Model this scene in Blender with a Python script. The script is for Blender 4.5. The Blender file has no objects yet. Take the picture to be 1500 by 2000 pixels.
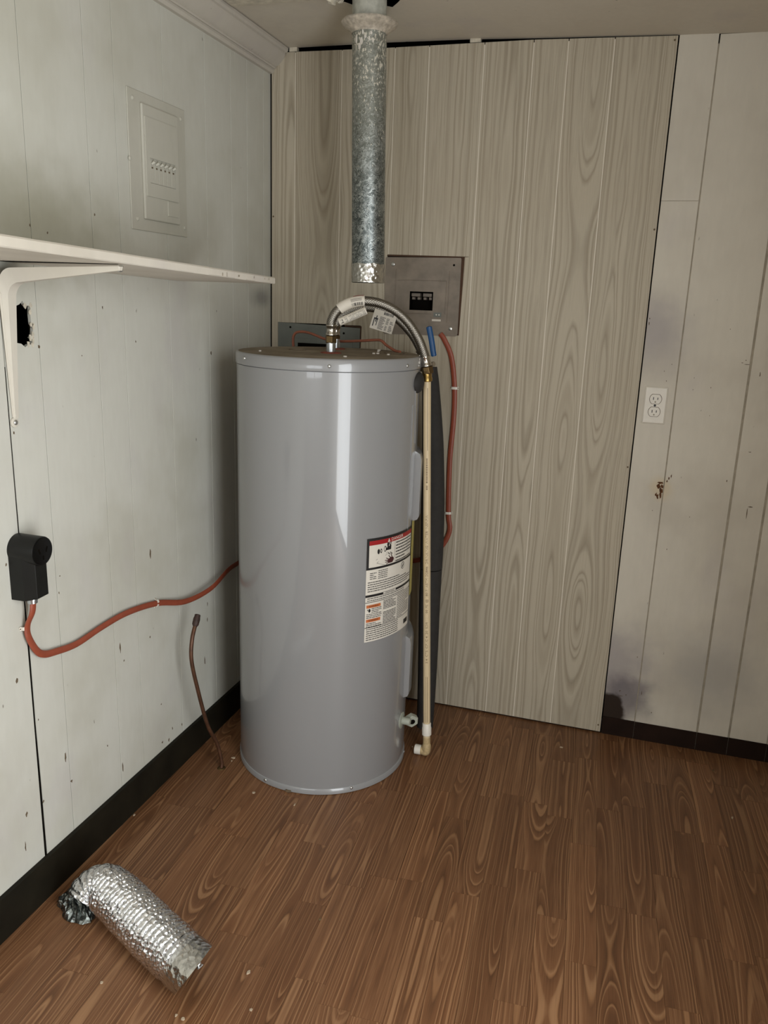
import bpy, bmesh, math, random
from mathutils import Vector, Matrix
random.seed(7)
PI = math.pi
scene = bpy.context.scene
COL = scene.collection

# ------------------------------------------------------------------ camera
cd = bpy.data.cameras.new('camera')
cd.sensor_fit = 'VERTICAL'; cd.sensor_height = 36.0
cd.lens = 1583.83547 / 2000 * 36.0
cd.clip_start = 0.02
cam = bpy.data.objects.new('camera', cd); COL.objects.link(cam)
R_ = Vector((0.95449792, 0.29624563, 0.03423801)); U_ = Vector((-0.10651428, 0.23142749, 0.96700363)); F_ = Vector((-0.27854698, 0.92664980, -0.25245144))
cam.matrix_world = Matrix(((R_.x, U_.x, -F_.x, 1.20796), (R_.y, U_.y, -F_.y, -2.59924), (R_.z, U_.z, -F_.z, 1.39547), (0, 0, 0, 1)))
scene.camera = cam

# ------------------------------------------------------------------ light
world = bpy.data.worlds.new('world'); scene.world = world; world.use_nodes = True
bg = world.node_tree.nodes['Background']
bg.inputs['Color'].default_value = (0.80, 0.88, 1.0, 1); bg.inputs['Strength'].default_value = 1.0

def area(name, loc, direction, sx, sy, power, color):
    l = bpy.data.lights.new(name, 'AREA'); l.shape = 'RECTANGLE'; l.size = sx; l.size_y = sy
    l.energy = power; l.color = color
    o = bpy.data.objects.new(name, l); COL.objects.link(o)
    o.location = loc; o.rotation_euler = Vector(direction).to_track_quat('-Z', 'Y').to_euler()
    return o
DOOR_Y0, DOOR_Y1, DOOR_Z = -2.79, -1.80, 1.96
WIN_X0, WIN_X1, WIN_Z0, WIN_Z1 = 0.05, 1.25, 0.85, 1.75
area('door_daylight', (1.85, (DOOR_Y0 + DOOR_Y1) / 2, DOOR_Z / 2 + 0.02), (-1, 0, 0), DOOR_Y1 - DOOR_Y0, DOOR_Z - 0.05, 50, (0.955, 0.985, 1.0))
area('added_window_fill', ((WIN_X0 + WIN_X1) / 2, -4.26, (WIN_Z0 + WIN_Z1) / 2), (0, 1, 0), WIN_X1 - WIN_X0, WIN_Z1 - WIN_Z0, 17, (0.955, 0.985, 1.0))  # invented window, added as frontal fill from behind the camera

vs = scene.view_settings
scene.display_settings.display_device = 'sRGB'
vs.view_transform = 'Standard'; vs.look = 'None'; vs.gamma = 1.0; vs.use_curve_mapping = False
vs.exposure = 0.0

# ------------------------------------------------------------------ materials
def srgb(r, g, b):
    f = lambda c: (c / 255 / 12.92) if c / 255 <= 0.04045 else ((c / 255 + 0.055) / 1.055) ** 2.4
    return (f(r), f(g), f(b), 1.0)

class NT:
    def __init__(s, name):
        s.m = bpy.data.materials.new(name); s.m.use_nodes = True
        s.t = s.m.node_tree; s.n = s.t.nodes; s.b = s.n['Principled BSDF']
    def new(s, kind, **kw):
        n = s.n.new(kind)
        for k, v in kw.items(): setattr(n, k, v)
        return n
    def put(s, sock, v):
        if isinstance(v, bpy.types.NodeSocket): s.t.links.new(v, sock)
        elif v is not None: sock.default_value = v
    def math(s, op, a, b=None, c=None, clamp=False):
        n = s.new('ShaderNodeMath', operation=op, use_clamp=clamp)
        for i, v in enumerate((a, b, c)):
            if v is not None: s.put(n.inputs[i], v)
        return n.outputs[0]
    def sep(s, v):
        n = s.new('ShaderNodeSeparateXYZ'); s.put(n.inputs[0], v); return n.outputs
    def comb(s, x, y, z):
        n = s.new('ShaderNodeCombineXYZ')
        for i, v in enumerate((x, y, z)): s.put(n.inputs[i], v)
        return n.outputs[0]
    def coord(s, which='Object'):
        return s.new('ShaderNodeTexCoord').outputs[which]
    def rand(s): return s.new('ShaderNodeObjectInfo').outputs['Random']
    def noise(s, vec, scale=5.0, detail=4.0, rough=0.55, dim='3D', w=None):
        n = s.new('ShaderNodeTexNoise', noise_dimensions=dim)
        if vec is not None: s.put(n.inputs['Vector'], vec)
        if w is not None: s.put(n.inputs['W'], w)
        n.inputs['Scale'].default_value = scale; n.inputs['Detail'].default_value = detail; n.inputs['Roughness'].default_value = rough
        return n.outputs[0]
    def scale(s, vec, xyz, off=None):
        n = s.new('ShaderNodeVectorMath', operation='MULTIPLY'); s.put(n.inputs[0], vec); n.inputs[1].default_value = xyz
        if off is None: return n.outputs[0]
        a = s.new('ShaderNodeVectorMath', operation='ADD'); s.put(a.inputs[0], n.outputs[0]); s.put(a.inputs[1], off)
        return a.outputs[0]
    def ramp(s, fac, stops, interp='LINEAR'):
        n = s.new('ShaderNodeValToRGB'); s.put(n.inputs[0], fac); e = n.color_ramp.elements
        n.color_ramp.interpolation = interp
        while len(e) < len(stops): e.new(0.5)
        for i, (p, c) in enumerate(stops):
            e[i].position = p; e[i].color = c if len(c) == 4 else (*c, 1)
        return n.outputs[0]
    def step(s, v, lo, hi):
        n = s.new('ShaderNodeMapRange'); s.put(n.inputs[0], v); n.inputs[1].default_value = lo; n.inputs[2].default_value = hi
        n.interpolation_type = 'SMOOTHSTEP'; return n.outputs[0]
    def mix(s, fac, a, b, mode='MIX'):
        n = s.new('ShaderNodeMix', data_type='RGBA', blend_type=mode)
        s.put(n.inputs[0], fac); s.put(n.inputs[6], a); s.put(n.inputs[7], b); return n.outputs[2]
    def bump(s, h, strength=0.3, dist=0.001):
        n = s.new('ShaderNodeBump'); n.inputs['Strength'].default_value = strength; n.inputs['Distance'].default_value = dist
        s.put(n.inputs['Height'], h); s.t.links.new(n.outputs[0], s.b.inputs['Normal'])
    def set(s, color=None, rough=None, metal=None, spec=None, coat=None, coat_rough=None):
        b = s.b.inputs
        s.put(b['Base Color'], color); s.put(b['Roughness'], rough); s.put(b['Metallic'], metal); s.put(b['Specular IOR Level'], spec)
        s.put(b['Coat Weight'], coat); s.put(b['Coat Roughness'], coat_rough)
        return s.m

def simple(name, c, rough=0.5, metal=0.0, var=0.12, nscale=30.0, bump=0.0, spec=None, coat=None, coat_rough=None):
    t = NT(name); v = t.noise(t.coord(), nscale, 4)
    dark = tuple(x * (1 - var) for x in c[:3]) + (1,); lite = tuple(min(1, x * (1 + var)) for x in c[:3]) + (1,)
    if bump: t.bump(v, bump, 0.001)
    return t.set(t.ramp(v, [(0.3, dark), (0.7, lite)]), rough, metal, spec, coat, coat_rough)

def grain(t, ax, ay, ring=0.0065, spread=0.14, warp=0.008, lf=1.5):
    """Flat-sawn figure: cut depth of the log wanders along the board, so the rings come out as nested arches."""
    p = t.sep(t.coord()); r = t.rand()
    x = t.math('ADD', p[ax], t.math('MULTIPLY', t.math('SUBTRACT', r, 0.5), 0.06))
    y = t.math('ADD', p[ay], t.math('MULTIPLY', r, 61.7))
    wv = t.comb(t.math('MULTIPLY', p[ax], 26.0), t.math('MULTIPLY', y, 5.0), t.math('MULTIPLY', r, 17.0))
    wn = t.math('SUBTRACT', t.noise(wv, 1.0, 3, 0.5), 0.5)
    xw = t.math('ADD', x, t.math('MULTIPLY', wn, warp * 2))
    z0 = t.math('MULTIPLY', t.math('SUBTRACT', t.noise(None, lf, 1.5, 0.5, '1D', y), 0.5), spread)
    z0 = t.math('ADD', z0, t.math('MULTIPLY', wn, warp))
    rr = t.math('SQRT', t.math('ADD', t.math('MULTIPLY', xw, xw), t.math('ADD', t.math('MULTIPLY', z0, z0), 0.00016)))
    q = t.math('DIVIDE', rr, ring)
    q = t.math('ADD', q, t.math('MULTIPLY', t.math('SUBTRACT', t.noise(None, 0.42, 2, 0.6, '1D', t.math('ADD', q, t.math('MULTIPLY', r, 83.0))), 0.5), 2.6))
    rings = t.math('FRACT', q)
    fv = t.comb(t.math('MULTIPLY', p[ax], 520.0), t.math('MULTIPLY', y, 9.0), r)
    fib = t.noise(fv, 1.0, 3, 0.6)
    return rings, fib, r, p

def mat_floor():
    t = NT('laminate_oak')
    rings, fib, r, p = grain(t, 0, 1, 0.0072, 0.15, 0.0042, 1.0)
    c = t.ramp(rings, [(0.0, srgb(84, 54, 33)), (0.35, srgb(108, 72, 46)), (0.60, srgb(116, 79, 52)), (0.80, srgb(160, 122, 88)), (0.90, srgb(146, 106, 72)), (1.0, srgb(84, 54, 33))])
    plain = t.ramp(fib, [(0.3, srgb(94, 62, 39)), (0.7, srgb(142, 102, 71))])
    pv = t.noise(t.comb(t.math('MULTIPLY', p[0], 22.0), t.math('MULTIPLY', p[1], 3.5), t.math('MULTIPLY', r, 93.0)), 1.0, 2)
    c = t.mix(t.math('ADD', 0.28, t.math('MULTIPLY', t.step(pv, 0.42, 0.68), 0.52)), c, plain)
    r2 = t.math('FRACT', t.math('MULTIPLY', r, 7.31))
    tint = t.ramp(r2, [(0.0, (0.86, 0.83, 0.80, 1)), (0.5, (1.0, 1.0, 1.0, 1)), (1.0, (1.12, 1.10, 1.08, 1))])
    c = t.mix(1.0, c, tint, 'MULTIPLY')
    t.bump(fib, 0.12, 0.0004)
    return t.set(c, t.math('ADD', t.math('MULTIPLY', fib, 0.15), 0.36), 0.0, 0.4)

def mat_panel():
    t = NT('pale_oak_print')
    rings, fib, r, p = grain(t, 0, 2, 0.0118, 0.24, 0.0060, 0.62)
    c = t.ramp(rings, [(0.0, srgb(158, 147, 127)), (0.30, srgb(182, 172, 153)), (0.62, srgb(176, 166, 147)), (0.86, srgb(140, 129, 110)), (1.0, srgb(158, 147, 127))])
    pl = t.ramp(fib, [(0.3, srgb(158, 148, 129)), (0.7, srgb(186, 176, 157))])
    pv = t.noise(t.comb(t.math('MULTIPLY', p[0], 16.0), t.math('MULTIPLY', p[2], 1.3), t.math('MULTIPLY', r, 93.0)), 1.0, 2)
    c = t.mix(t.math('ADD', 0.26, t.math('MULTIPLY', t.step(pv, 0.42, 0.70), 0.55)), c, pl)
    big = t.noise(t.coord('Object'), 2.0, 2)
    c = t.mix(t.math('MULTIPLY', t.step(big, 0.45, 0.75), 0.25), c, srgb(160, 146, 124))
    t.bump(fib, 0.15, 0.0004)
    return t.set(c, 0.55, 0.0, 0.35)

def mat_wall(name, base, dirt, spots=None, paint_spot=False):
    t = NT(name); g = t.new('ShaderNodeNewGeometry').outputs['Position']
    n1 = t.noise(g, 2.2, 4, 0.6); n2 = t.noise(t.scale(g, (60, 60, 14)), 1.0, 4, 0.6); n3 = t.noise(t.scale(g, (1, 1, 0.6), (5, 3, 9)), 5.5, 3, 0.5)
    c = t.mix(t.step(n1, 0.42, 0.72), base, dirt)
    c = t.mix(t.math('MULTIPLY', t.step(n3, 0.55, 0.75), 0.22), c, srgb(176, 168, 172))
    c = t.mix(t.math('MULTIPLY', n2, 0.22), c, srgb(150, 145, 132))
    sp = t.noise(t.scale(g, (55, 55, 24)), 1.0, 2, 0.5)
    c = t.mix(t.math('MULTIPLY', t.step(sp, 0.745, 0.80), 0.75), c, srgb(92, 82, 66))
    if spots:
        for (axis_pos, rad, colr, lo, hi, amt) in spots:
            d = t.new('ShaderNodeVectorMath', operation='DISTANCE'); t.put(d.inputs[0], t.scale(g, (1, 0.4, 1))); d.inputs[1].default_value = (axis_pos[0], 0.4 * axis_pos[1], axis_pos[2])
            e = t.math('ADD', t.math('DIVIDE', d.outputs['Value'], rad), t.math('MULTIPLY', t.math('SUBTRACT', t.noise(g, 14, 3), 0.5), 0.9))
            f = t.math('SUBTRACT', 1.0, t.step(e, lo, hi))
            c = t.mix(t.math('MULTIPLY', f, amt), c, colr)
    t.bump(t.math('ADD', n2, t.math('MULTIPLY', n1, 2.0)), 0.25, 0.0008)
    return t.set(c, 0.55, 0.0, 0.3)

def mat_galv():
    t = NT('galvanised_steel'); co = t.coord()
    v = t.new('ShaderNodeTexVoronoi'); t.put(v.inputs['Vector'], t.mix(0.35, t.scale(co, (1, 1, 0.8)), t.noise(co, 40, 2))); v.inputs['Scale'].default_value = 120
    cell = t.sep(v.outputs['Color'])[0]; n = t.noise(co, 65, 4, 0.65)
    c = t.ramp(t.math('ADD', t.math('MULTIPLY', cell, 0.5), t.math('MULTIPLY', n, 0.5)), [(0.25, srgb(70, 76, 76)), (0.5, srgb(112, 118, 117)), (0.75, srgb(184, 189, 187))])
    z = t.sep(t.new('ShaderNodeNewGeometry').outputs['Position'])[2]
    pn = t.noise(t.scale(co, (1, 1, 0.6)), 190, 3, 0.65)
    th = t.math('ADD', pn, t.math('MULTIPLY', t.step(z, 1.70, 2.10), 0.13))
    paint = t.step(th, 0.66, 0.70)
    haze = t.math('MULTIPLY', t.step(z, 1.60, 1.98), 0.62)
    c = t.mix(haze, c, srgb(132, 131, 116)); c = t.mix(paint, c, srgb(196, 190, 174))
    met = t.math('SUBTRACT', 0.9, t.math('MULTIPLY', t.math('MAXIMUM', paint, haze), 0.9))
    t.bump(n, 0.1, 0.001)
    return t.set(c, t.math('ADD', 0.30, t.math('MULTIPLY', n, 0.25)), met)

def mat_foil(name='foil', c=(205, 205, 200), sc=45, st=0.55, rough=0.24):
    t = NT(name); co = t.coord(); n = t.noise(co, sc, 5, 0.6)
    v = t.new('ShaderNodeTexVoronoi'); t.put(v.inputs['Vector'], co); v.inputs['Scale'].default_value = sc * 2.2
    t.bump(t.math('ADD', n, t.math('MULTIPLY', v.outputs['Distance'], 0.8)), st, 0.006)
    return t.set(t.ramp(n, [(0.3, srgb(*[x * .86 for x in c])), (0.7, srgb(*c))]), rough, 1.0)

def mat_braid():
    t = NT('braided_stainless'); p = t.coord('UV'); s = t.sep(p)
    a = t.math('SINE', t.math('ADD', t.math('MULTIPLY', s[0], 2 * PI * 14), t.math('MULTIPLY', s[1], 900.0)))
    b = t.math('SINE', t.math('SUBTRACT', t.math('MULTIPLY', s[0], 2 * PI * 14), t.math('MULTIPLY', s[1], 900.0)))
    h = t.math('MAXIMUM', a, b)
    t.bump(h, 0.5, 0.0006)
    return t.set(t.ramp(h, [(0.2, srgb(88, 83, 75)), (0.9, srgb(158, 152, 142))]), 0.34, 0.95)

def mat_dusty():
    t = NT('dusty_enamel'); co = t.new('ShaderNodeNewGeometry').outputs['Position']
    n = t.noise(co, 9, 5, 0.65); n2 = t.noise(co, 120, 3, 0.7)
    c = t.ramp(n, [(0.3, srgb(106, 95, 80)), (0.52, srgb(132, 121, 104)), (0.72, srgb(154, 145, 130))])
    c = t.mix(t.math('MULTIPLY', t.step(n2, 0.6, 0.72), 0.5), c, srgb(160, 148, 130))
    return t.set(c, 0.85, 0.0, 0.2)

M = {}
M['floor'] = mat_floor()
M['floor_base'] = simple('floor_joint', srgb(52, 34, 24), 0.7)
M['panel'] = mat_panel()
M['panel_groove'] = simple('pale_groove', srgb(216, 208, 192), 0.5, var=0.05)
M['wall_left'] = mat_wall('painted_boards_left', srgb(198, 197, 187), srgb(184, 182, 169), spots=[((0, -1.15, 1.52), 0.15, srgb(128, 124, 98), 0.0, 1.2, 0.5), ((0, -0.08, 1.39), 0.035, srgb(110, 108, 108), 0.1, 1.3, 0.6)])  # first spot paints the shelf's shade onto the boards above it
M['wall_back'] = mat_wall('painted_boards_back', srgb(208, 201, 187), srgb(192, 184, 170), spots=[
    ((1.225, 0, 0.26), 0.17, srgb(140, 132, 136), 0.2, 1.2, 0.6), ((1.28, 0, 0.14), 0.10, srgb(96, 89, 96), 0.3, 1.25, 0.75), ((1.225, 0, 0.085), 0.068, srgb(40, 28, 18), 0.85, 1.1, 1.0),
    ((1.24, 0, 1.33), 0.13, srgb(150, 143, 146), 0.1, 1.3, 0.6), ((1.55, 0, 0.28), 0.16, srgb(158, 155, 152), 0.1, 1.3, 0.5), ((1.32, 0, 0.862), 0.05, srgb(196, 170, 120), 0.2, 1.0, 0.35)])
M['groove'] = simple('grimy_groove', srgb(150, 141, 125), 0.8, var=0.2)
M['void'] = simple('dark_void', (0.006, 0.005, 0.004, 1), 0.95, spec=0.0)
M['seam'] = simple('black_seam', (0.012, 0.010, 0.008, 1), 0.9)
M['ceiling'] = mat_wall('ceiling_paint', srgb(206, 198, 183), srgb(194, 185, 170))
M['trim'] = mat_wall('trim_paint', srgb(192, 186, 174), srgb(180, 172, 162))
M['torn'] = simple('torn_paint', srgb(190, 182, 164), 0.8, var=0.2, nscale=60, bump=0.6)
M['black_board'] = simple('black_baseboard', srgb(25, 22, 14), 0.6, var=0.35, nscale=12, spec=0.18)
M['brown_board'] = simple('dark_brown_paint', srgb(31, 18, 11), 0.6, var=0.35, nscale=10, spec=0.15)
M['enamel'] = NT('grey_enamel').set(srgb(136, 136, 136), 0.30, 0.0, 0.5, 0.62, 0.03)
M['dusty'] = mat_dusty()
M['screw'] = simple('zinc_screw', srgb(190, 190, 186), 0.3, 0.9)
M['zinc'] = simple('zinc_nipple', srgb(190, 194, 198), 0.25, 0.95)
M['rust'] = simple('red_gasket', srgb(122, 62, 46), 0.85, var=0.25, nscale=80)
M['braid'] = mat_braid()
M['steel'] = simple('stainless_ferrule', srgb(188, 182, 172), 0.2, 1.0, var=0.06)
M['brass'] = simple('brass', srgb(160, 132, 78), 0.3, 0.95)
M['dull_brass'] = simple('dull_brass', srgb(112, 92, 62), 0.4, 0.9)
M['paper'] = simple('paper', srgb(206, 198, 184), 0.6, var=0.05)
M['label'] = simple('label_white', srgb(212, 206, 194), 0.4, var=0.03)
M['ink'] = simple('black_ink', srgb(26, 24, 24), 0.5, var=0.1)
M['grey_ink'] = simple('grey_print', srgb(72, 69, 66), 0.6, var=0.25, nscale=400)
M['red_ink'] = simple('red_ink', srgb(150, 26, 30), 0.45, var=0.05)
M['orange_ink'] = simple('orange_ink', srgb(188, 104, 58), 0.45, var=0.05)
M['hand_ink'] = simple('maroon_ink', srgb(66, 30, 32), 0.5, var=0.05)
M['yellow'] = simple('yellow_label', srgb(176, 164, 92), 0.5, var=0.05)
M['cpvc'] = simple('cream_plastic', srgb(204, 184, 148), 0.38, var=0.04)
M['cpvc_dirty'] = simple('stained_cream_plastic', srgb(178, 156, 116), 0.5, var=0.2, nscale=120)
M['white_plastic'] = simple('white_plastic', srgb(218, 212, 200), 0.35, var=0.03)
M['valve_plastic'] = simple('valve_plastic', srgb(160, 163, 150), 0.45, var=0.05)
M['pipe_ink'] = simple('brown_pipe_print', srgb(92, 70, 44), 0.6, var=0.1)
M['foam'] = simple('charcoal_foam', srgb(50, 48, 46), 0.8, var=0.12, nscale=60, bump=0.15, spec=0.25)
M['blue'] = simple('blue_vinyl', srgb(12, 68, 116), 0.42, var=0.08)
M['cable'] = simple('orange_jacket', srgb(138, 67, 46), 0.42, var=0.08, nscale=60)
M['cable_faded'] = simple('faded_orange_jacket', srgb(140, 82, 60), 0.55, var=0.15, nscale=60)
M['black_plastic'] = simple('black_plastic', srgb(17, 17, 15), 0.40, var=0.15, spec=0.3)
M['black_gloss'] = simple('black_face', srgb(8, 8, 8), 0.3, var=0.15, spec=0.25)
M['copper'] = simple('aged_copper', srgb(86, 58, 41), 0.42, 0.5, var=0.3, nscale=40)
M['copper_cap'] = simple('tarnished_cap', srgb(58, 42, 36), 0.6, 0.3, var=0.3, nscale=70)
M['galv'] = mat_galv()
M['pipe_paint'] = simple('overspray', srgb(180, 178, 164), 0.6, var=0.2, nscale=50, bump=0.3)
M['flange'] = simple('speckled_flange', srgb(176, 166, 150), 0.6, var=0.30, nscale=90, bump=0.3)
M['tape'] = mat_foil('foil_tape', (212, 210, 204), 38, 0.6, 0.22)
M['foil'] = mat_foil('duct_foil', (238, 239, 240), 62, 0.5, 0.25)
M['foil_dark'] = mat_foil('crumpled_plastic_foil', (132, 137, 133), 30, 0.8, 0.35)
M['shelf'] = mat_wall('chalky_paint', srgb(210, 203, 190), srgb(190, 182, 168))
M['bracket'] = mat_wall('bracket_paint', srgb(206, 200, 186), srgb(196, 189, 175))
M['panel_cover'] = mat_wall('painted_cover', srgb(186, 183, 171), srgb(176, 174, 160))
M['grey_steel'] = simple('dirty_grey_steel', srgb(124, 113, 100), 0.55, 0.08, var=0.2, nscale=22)
M['green_steel'] = simple('grey_green_steel', srgb(104, 107, 100), 0.5, 0.08, var=0.12, nscale=20)
M['breaker'] = simple('breaker_grey', srgb(108, 98, 88), 0.5)
M['raw_edge'] = simple('raw_panel_edge', srgb(70, 48, 32), 0.9, var=0.2)
M['chip'] = simple('bare_wood_chip', srgb(92, 77, 58), 0.9, var=0.4, nscale=200)
M['rot'] = simple('rotten_brown', srgb(84, 50, 22), 0.9, var=0.6, nscale=150)
M['crumb'] = simple('white_crumb', srgb(206, 200, 190), 0.8)
M['pale_chip'] = simple('pale_chip', srgb(176, 158, 134), 0.8)
M['brown_crumb'] = simple('brown_crumb', srgb(104, 84, 56), 0.9)

# ------------------------------------------------------------------ mesh helpers
class MB:
    def __init__(s): s.v = []; s.f = []; s.uv = {}
    def add(s, vs, fs):
        o = len(s.v); s.v += [Vector(v) for v in vs]; s.f += [tuple(i + o for i in f) for f in fs]; return s
    def box(s, x0, x1, y0, y1, z0, z1):
        return s.add([(x, y, z) for x in (x0, x1) for y in (y0, y1) for z in (z0, z1)],
                     [(0, 1, 3, 2), (4, 6, 7, 5), (0, 4, 5, 1), (2, 3, 7, 6), (0, 2, 6, 4), (1, 5, 7, 3)])
    def prism(s, pts, vec):
        """extrude a closed 3D polygon along vec"""
        n = len(pts); P = [Vector(p) for p in pts]; V = Vector(vec)
        return s.add(P + [p + V for p in P], [tuple(range(n))[::-1], tuple(range(n, 2 * n))] + [(i, (i + 1) % n, n + (i + 1) % n, n + i) for i in range(n)])
    def sweep(s, path, rad, n=16, rad2=None, up=None, caps=True, uv=False):
        path = [Vector(p) for p in path]; m = len(path)
        if not isinstance(rad, (list, tuple)): rad = [rad] * m
        if rad2 is None: rad2 = rad
        elif not isinstance(rad2, (list, tuple)): rad2 = [rad2] * m
        o = len(s.v); L = 0.0; T0 = None; N = None
        for i, p in enumerate(path):
            t = (path[min(i + 1, m - 1)] - path[max(i - 1, 0)]).normalized()
            if up is not None:
                u = Vector(up[i] if isinstance(up, list) else up); N = (u - t * u.dot(t)).normalized()
            elif N is None:
                a = Vector((0, 0, 1)) if abs(t.z) < 0.9 else Vector((1, 0, 0)); N = (a - t * a.dot(t)).normalized()
            else:
                N = (N - t * N.dot(t)).normalized()
            Bn = t.cross(N)
            if i: L += (p - path[i - 1]).length
            for k in range(n):
                a = 2 * PI * k / n
                s.uv[len(s.v)] = (k / n, L)
                s.v.append(p + N * (math.cos(a) * rad[i]) + Bn * (math.sin(a) * rad2[i]))
        for i in range(m - 1):
            for k in range(n):
                k2 = (k + 1) % n
                s.f.append((o + i * n + k, o + i * n + k2, o + (i + 1) * n + k2, o + (i + 1) * n + k))
        if caps:
            s.f.append(tuple(o + k for k in range(n))[::-1]); s.f.append(tuple(o + (m - 1) * n + k for k in range(n)))
        return s
    def lathe(s, prof, c, axis=(0, 0, 1), n=32, caps=True):
        """prof: (radius, distance along axis)"""
        ax = Vector(axis).normalized(); a = Vector((0, 0, 1)) if abs(ax.z) < 0.9 else Vector((1, 0, 0))
        N = (a - ax * a.dot(ax)).normalized(); Bn = ax.cross(N); c = Vector(c); o = len(s.v)
        for r, d in prof:
            for k in range(n):
                t = 2 * PI * k / n; s.v.append(c + ax * d + (N * math.cos(t) + Bn * math.sin(t)) * r)
        for i in range(len(prof) - 1):
            for k in range(n):
                k2 = (k + 1) % n
                s.f.append((o + i * n + k, o + i * n + k2, o + (i + 1) * n + k2, o + (i + 1) * n + k))
        if caps:
            s.f.append(tuple(o + k for k in range(n))[::-1]); s.f.append(tuple(o + (len(prof) - 1) * n + k for k in range(n)))
        return s
    def build(s, name, mat, parent=None, smooth=False, bevel=0.0, origin=None, rotz=0.0, sharp=40, segs=2):
        base = Vector(parent['_w']) if parent is not None else Vector((0, 0, 0))
        org = Vector(origin) if origin is not None else (base if parent is not None else sum(s.v, Vector()) / max(1, len(s.v)))
        me = bpy.data.meshes.new(name)
        R = Matrix.Rotation(-rotz, 3, 'Z')
        me.from_pydata([R @ (v - org) for v in s.v], [], s.f)
        if s.uv:
            lay = me.uv_layers.new(name='UVMap')
            for poly in me.polygons:
                us = [s.uv.get(me.loops[l].vertex_index, (0, 0)) for l in poly.loop_indices]
                wrap = max(u[0] for u in us) - min(u[0] for u in us) > 0.5
                for l, u in zip(poly.loop_indices, us): lay.data[l].uv = (u[0] + (1 if wrap and u[0] < 0.5 else 0), u[1])
        bm = bmesh.new(); bm.from_mesh(me)
        bmesh.ops.recalc_face_normals(bm, faces=bm.faces)
        if bevel:
            ed = [e for e in bm.edges if len(e.link_faces) == 2 and e.calc_face_angle(0) > math.radians(30)]
            bmesh.ops.bevel(bm, geom=ed, offset=bevel, segments=segs, affect='EDGES', profile=0.5, clamp_overlap=True)
        if smooth:
            for f in bm.faces: f.smooth = True
            for e in bm.edges:
                if len(e.link_faces) == 2 and e.calc_face_angle(0) > math.radians(sharp): e.smooth = False
        bm.to_mesh(me); bm.free(); me.validate()
        me.materials.append(mat)
        o = bpy.data.objects.new(name, me); COL.objects.link(o)
        o.location = org - base; o.rotation_euler.z = rotz
        if parent is not None:
            o.parent = parent
            if parent.type == 'MESH' and parent.rotation_euler.z: o.rotation_euler.z -= parent.rotation_euler.z
        o['_w'] = tuple(org)
        return o

def thing(name, label, cat, loc=(0, 0, 0), group=None):
    o = bpy.data.objects.new(name, None); COL.objects.link(o); o.empty_display_size = 0.05
    o.location = loc; o['_w'] = tuple(loc); return tag(o, label, cat, group)
def tag(o, label, cat, group=None):
    o['label'] = label; o['category'] = cat
    if group: o['group'] = group
    return o
def struct(o, label=None, cat=None):
    o['kind'] = 'structure'
    if label: o['label'] = label
    if cat: o['category'] = cat
    return o
def structure(name, loc=(0, 0, 0), label=None, cat=None):
    o = bpy.data.objects.new(name, None); COL.objects.link(o); o.location = loc; o['_w'] = tuple(loc)
    return struct(o, label, cat)
def stuff(o): o['kind'] = 'stuff'; return o

def smooth_path(pts, n=8):
    """Catmull-Rom through the points"""
    P = [Vector(p) for p in pts]; P = [P[0] * 2 - P[1]] + P + [P[-1] * 2 - P[-2]]; out = []
    for i in range(1, len(P) - 2):
        a, b, c, d = P[i - 1:i + 3]
        for k in range(n):
            t = k / n
            out.append(0.5 * ((2 * b) + (c - a) * t + (2 * a - 5 * b + 4 * c - d) * t * t + (3 * b - a - 3 * c + d) * t ** 3))
    out.append(P[-2]); return out

def text_mesh(body, size):
    """flat outline of the words as (verts2d, faces), centred"""
    cu = bpy.data.curves.new('print', 'FONT'); cu.body = body; cu.size = size; cu.align_x = 'CENTER'; cu.align_y = 'CENTER'
    cu.resolution_u = 2
    ob = bpy.data.objects.new('print', cu); COL.objects.link(ob)
    me = bpy.data.meshes.new_from_object(ob.evaluated_get(bpy.context.evaluated_depsgraph_get()))
    vs = [(v.co.x, v.co.y) for v in me.vertices]; fs = [tuple(p.vertices) for p in me.polygons]
    bpy.data.objects.remove(ob); bpy.data.curves.remove(cu); bpy.data.meshes.remove(me)
    return vs, fs

def blob(rx, rz, n=9, jag=0.35):
    return [(math.cos(2 * PI * k / n) * rx * random.uniform(1 - jag, 1 + jag), math.sin(2 * PI * k / n) * rz * random.uniform(1 - jag, 1 + jag)) for k in range(n)]

def ceil_z(x):
    pts = [(-0.2, 2.149), (0.38, 2.149), (0.63, 2.145), (0.82, 2.138), (1.22, 2.126), (1.5, 2.121), (2.3, 2.110)]
    for (a, za), (b, zb) in zip(pts, pts[1:]):
        if x <= b: return za + (zb - za) * max(0, (x - a)) / (b - a)
    return pts[-1][1]

# ------------------------------------------------------------------ the room
RX, FY = 1.80, -4.2           # right wall, wall behind the camera

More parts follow.
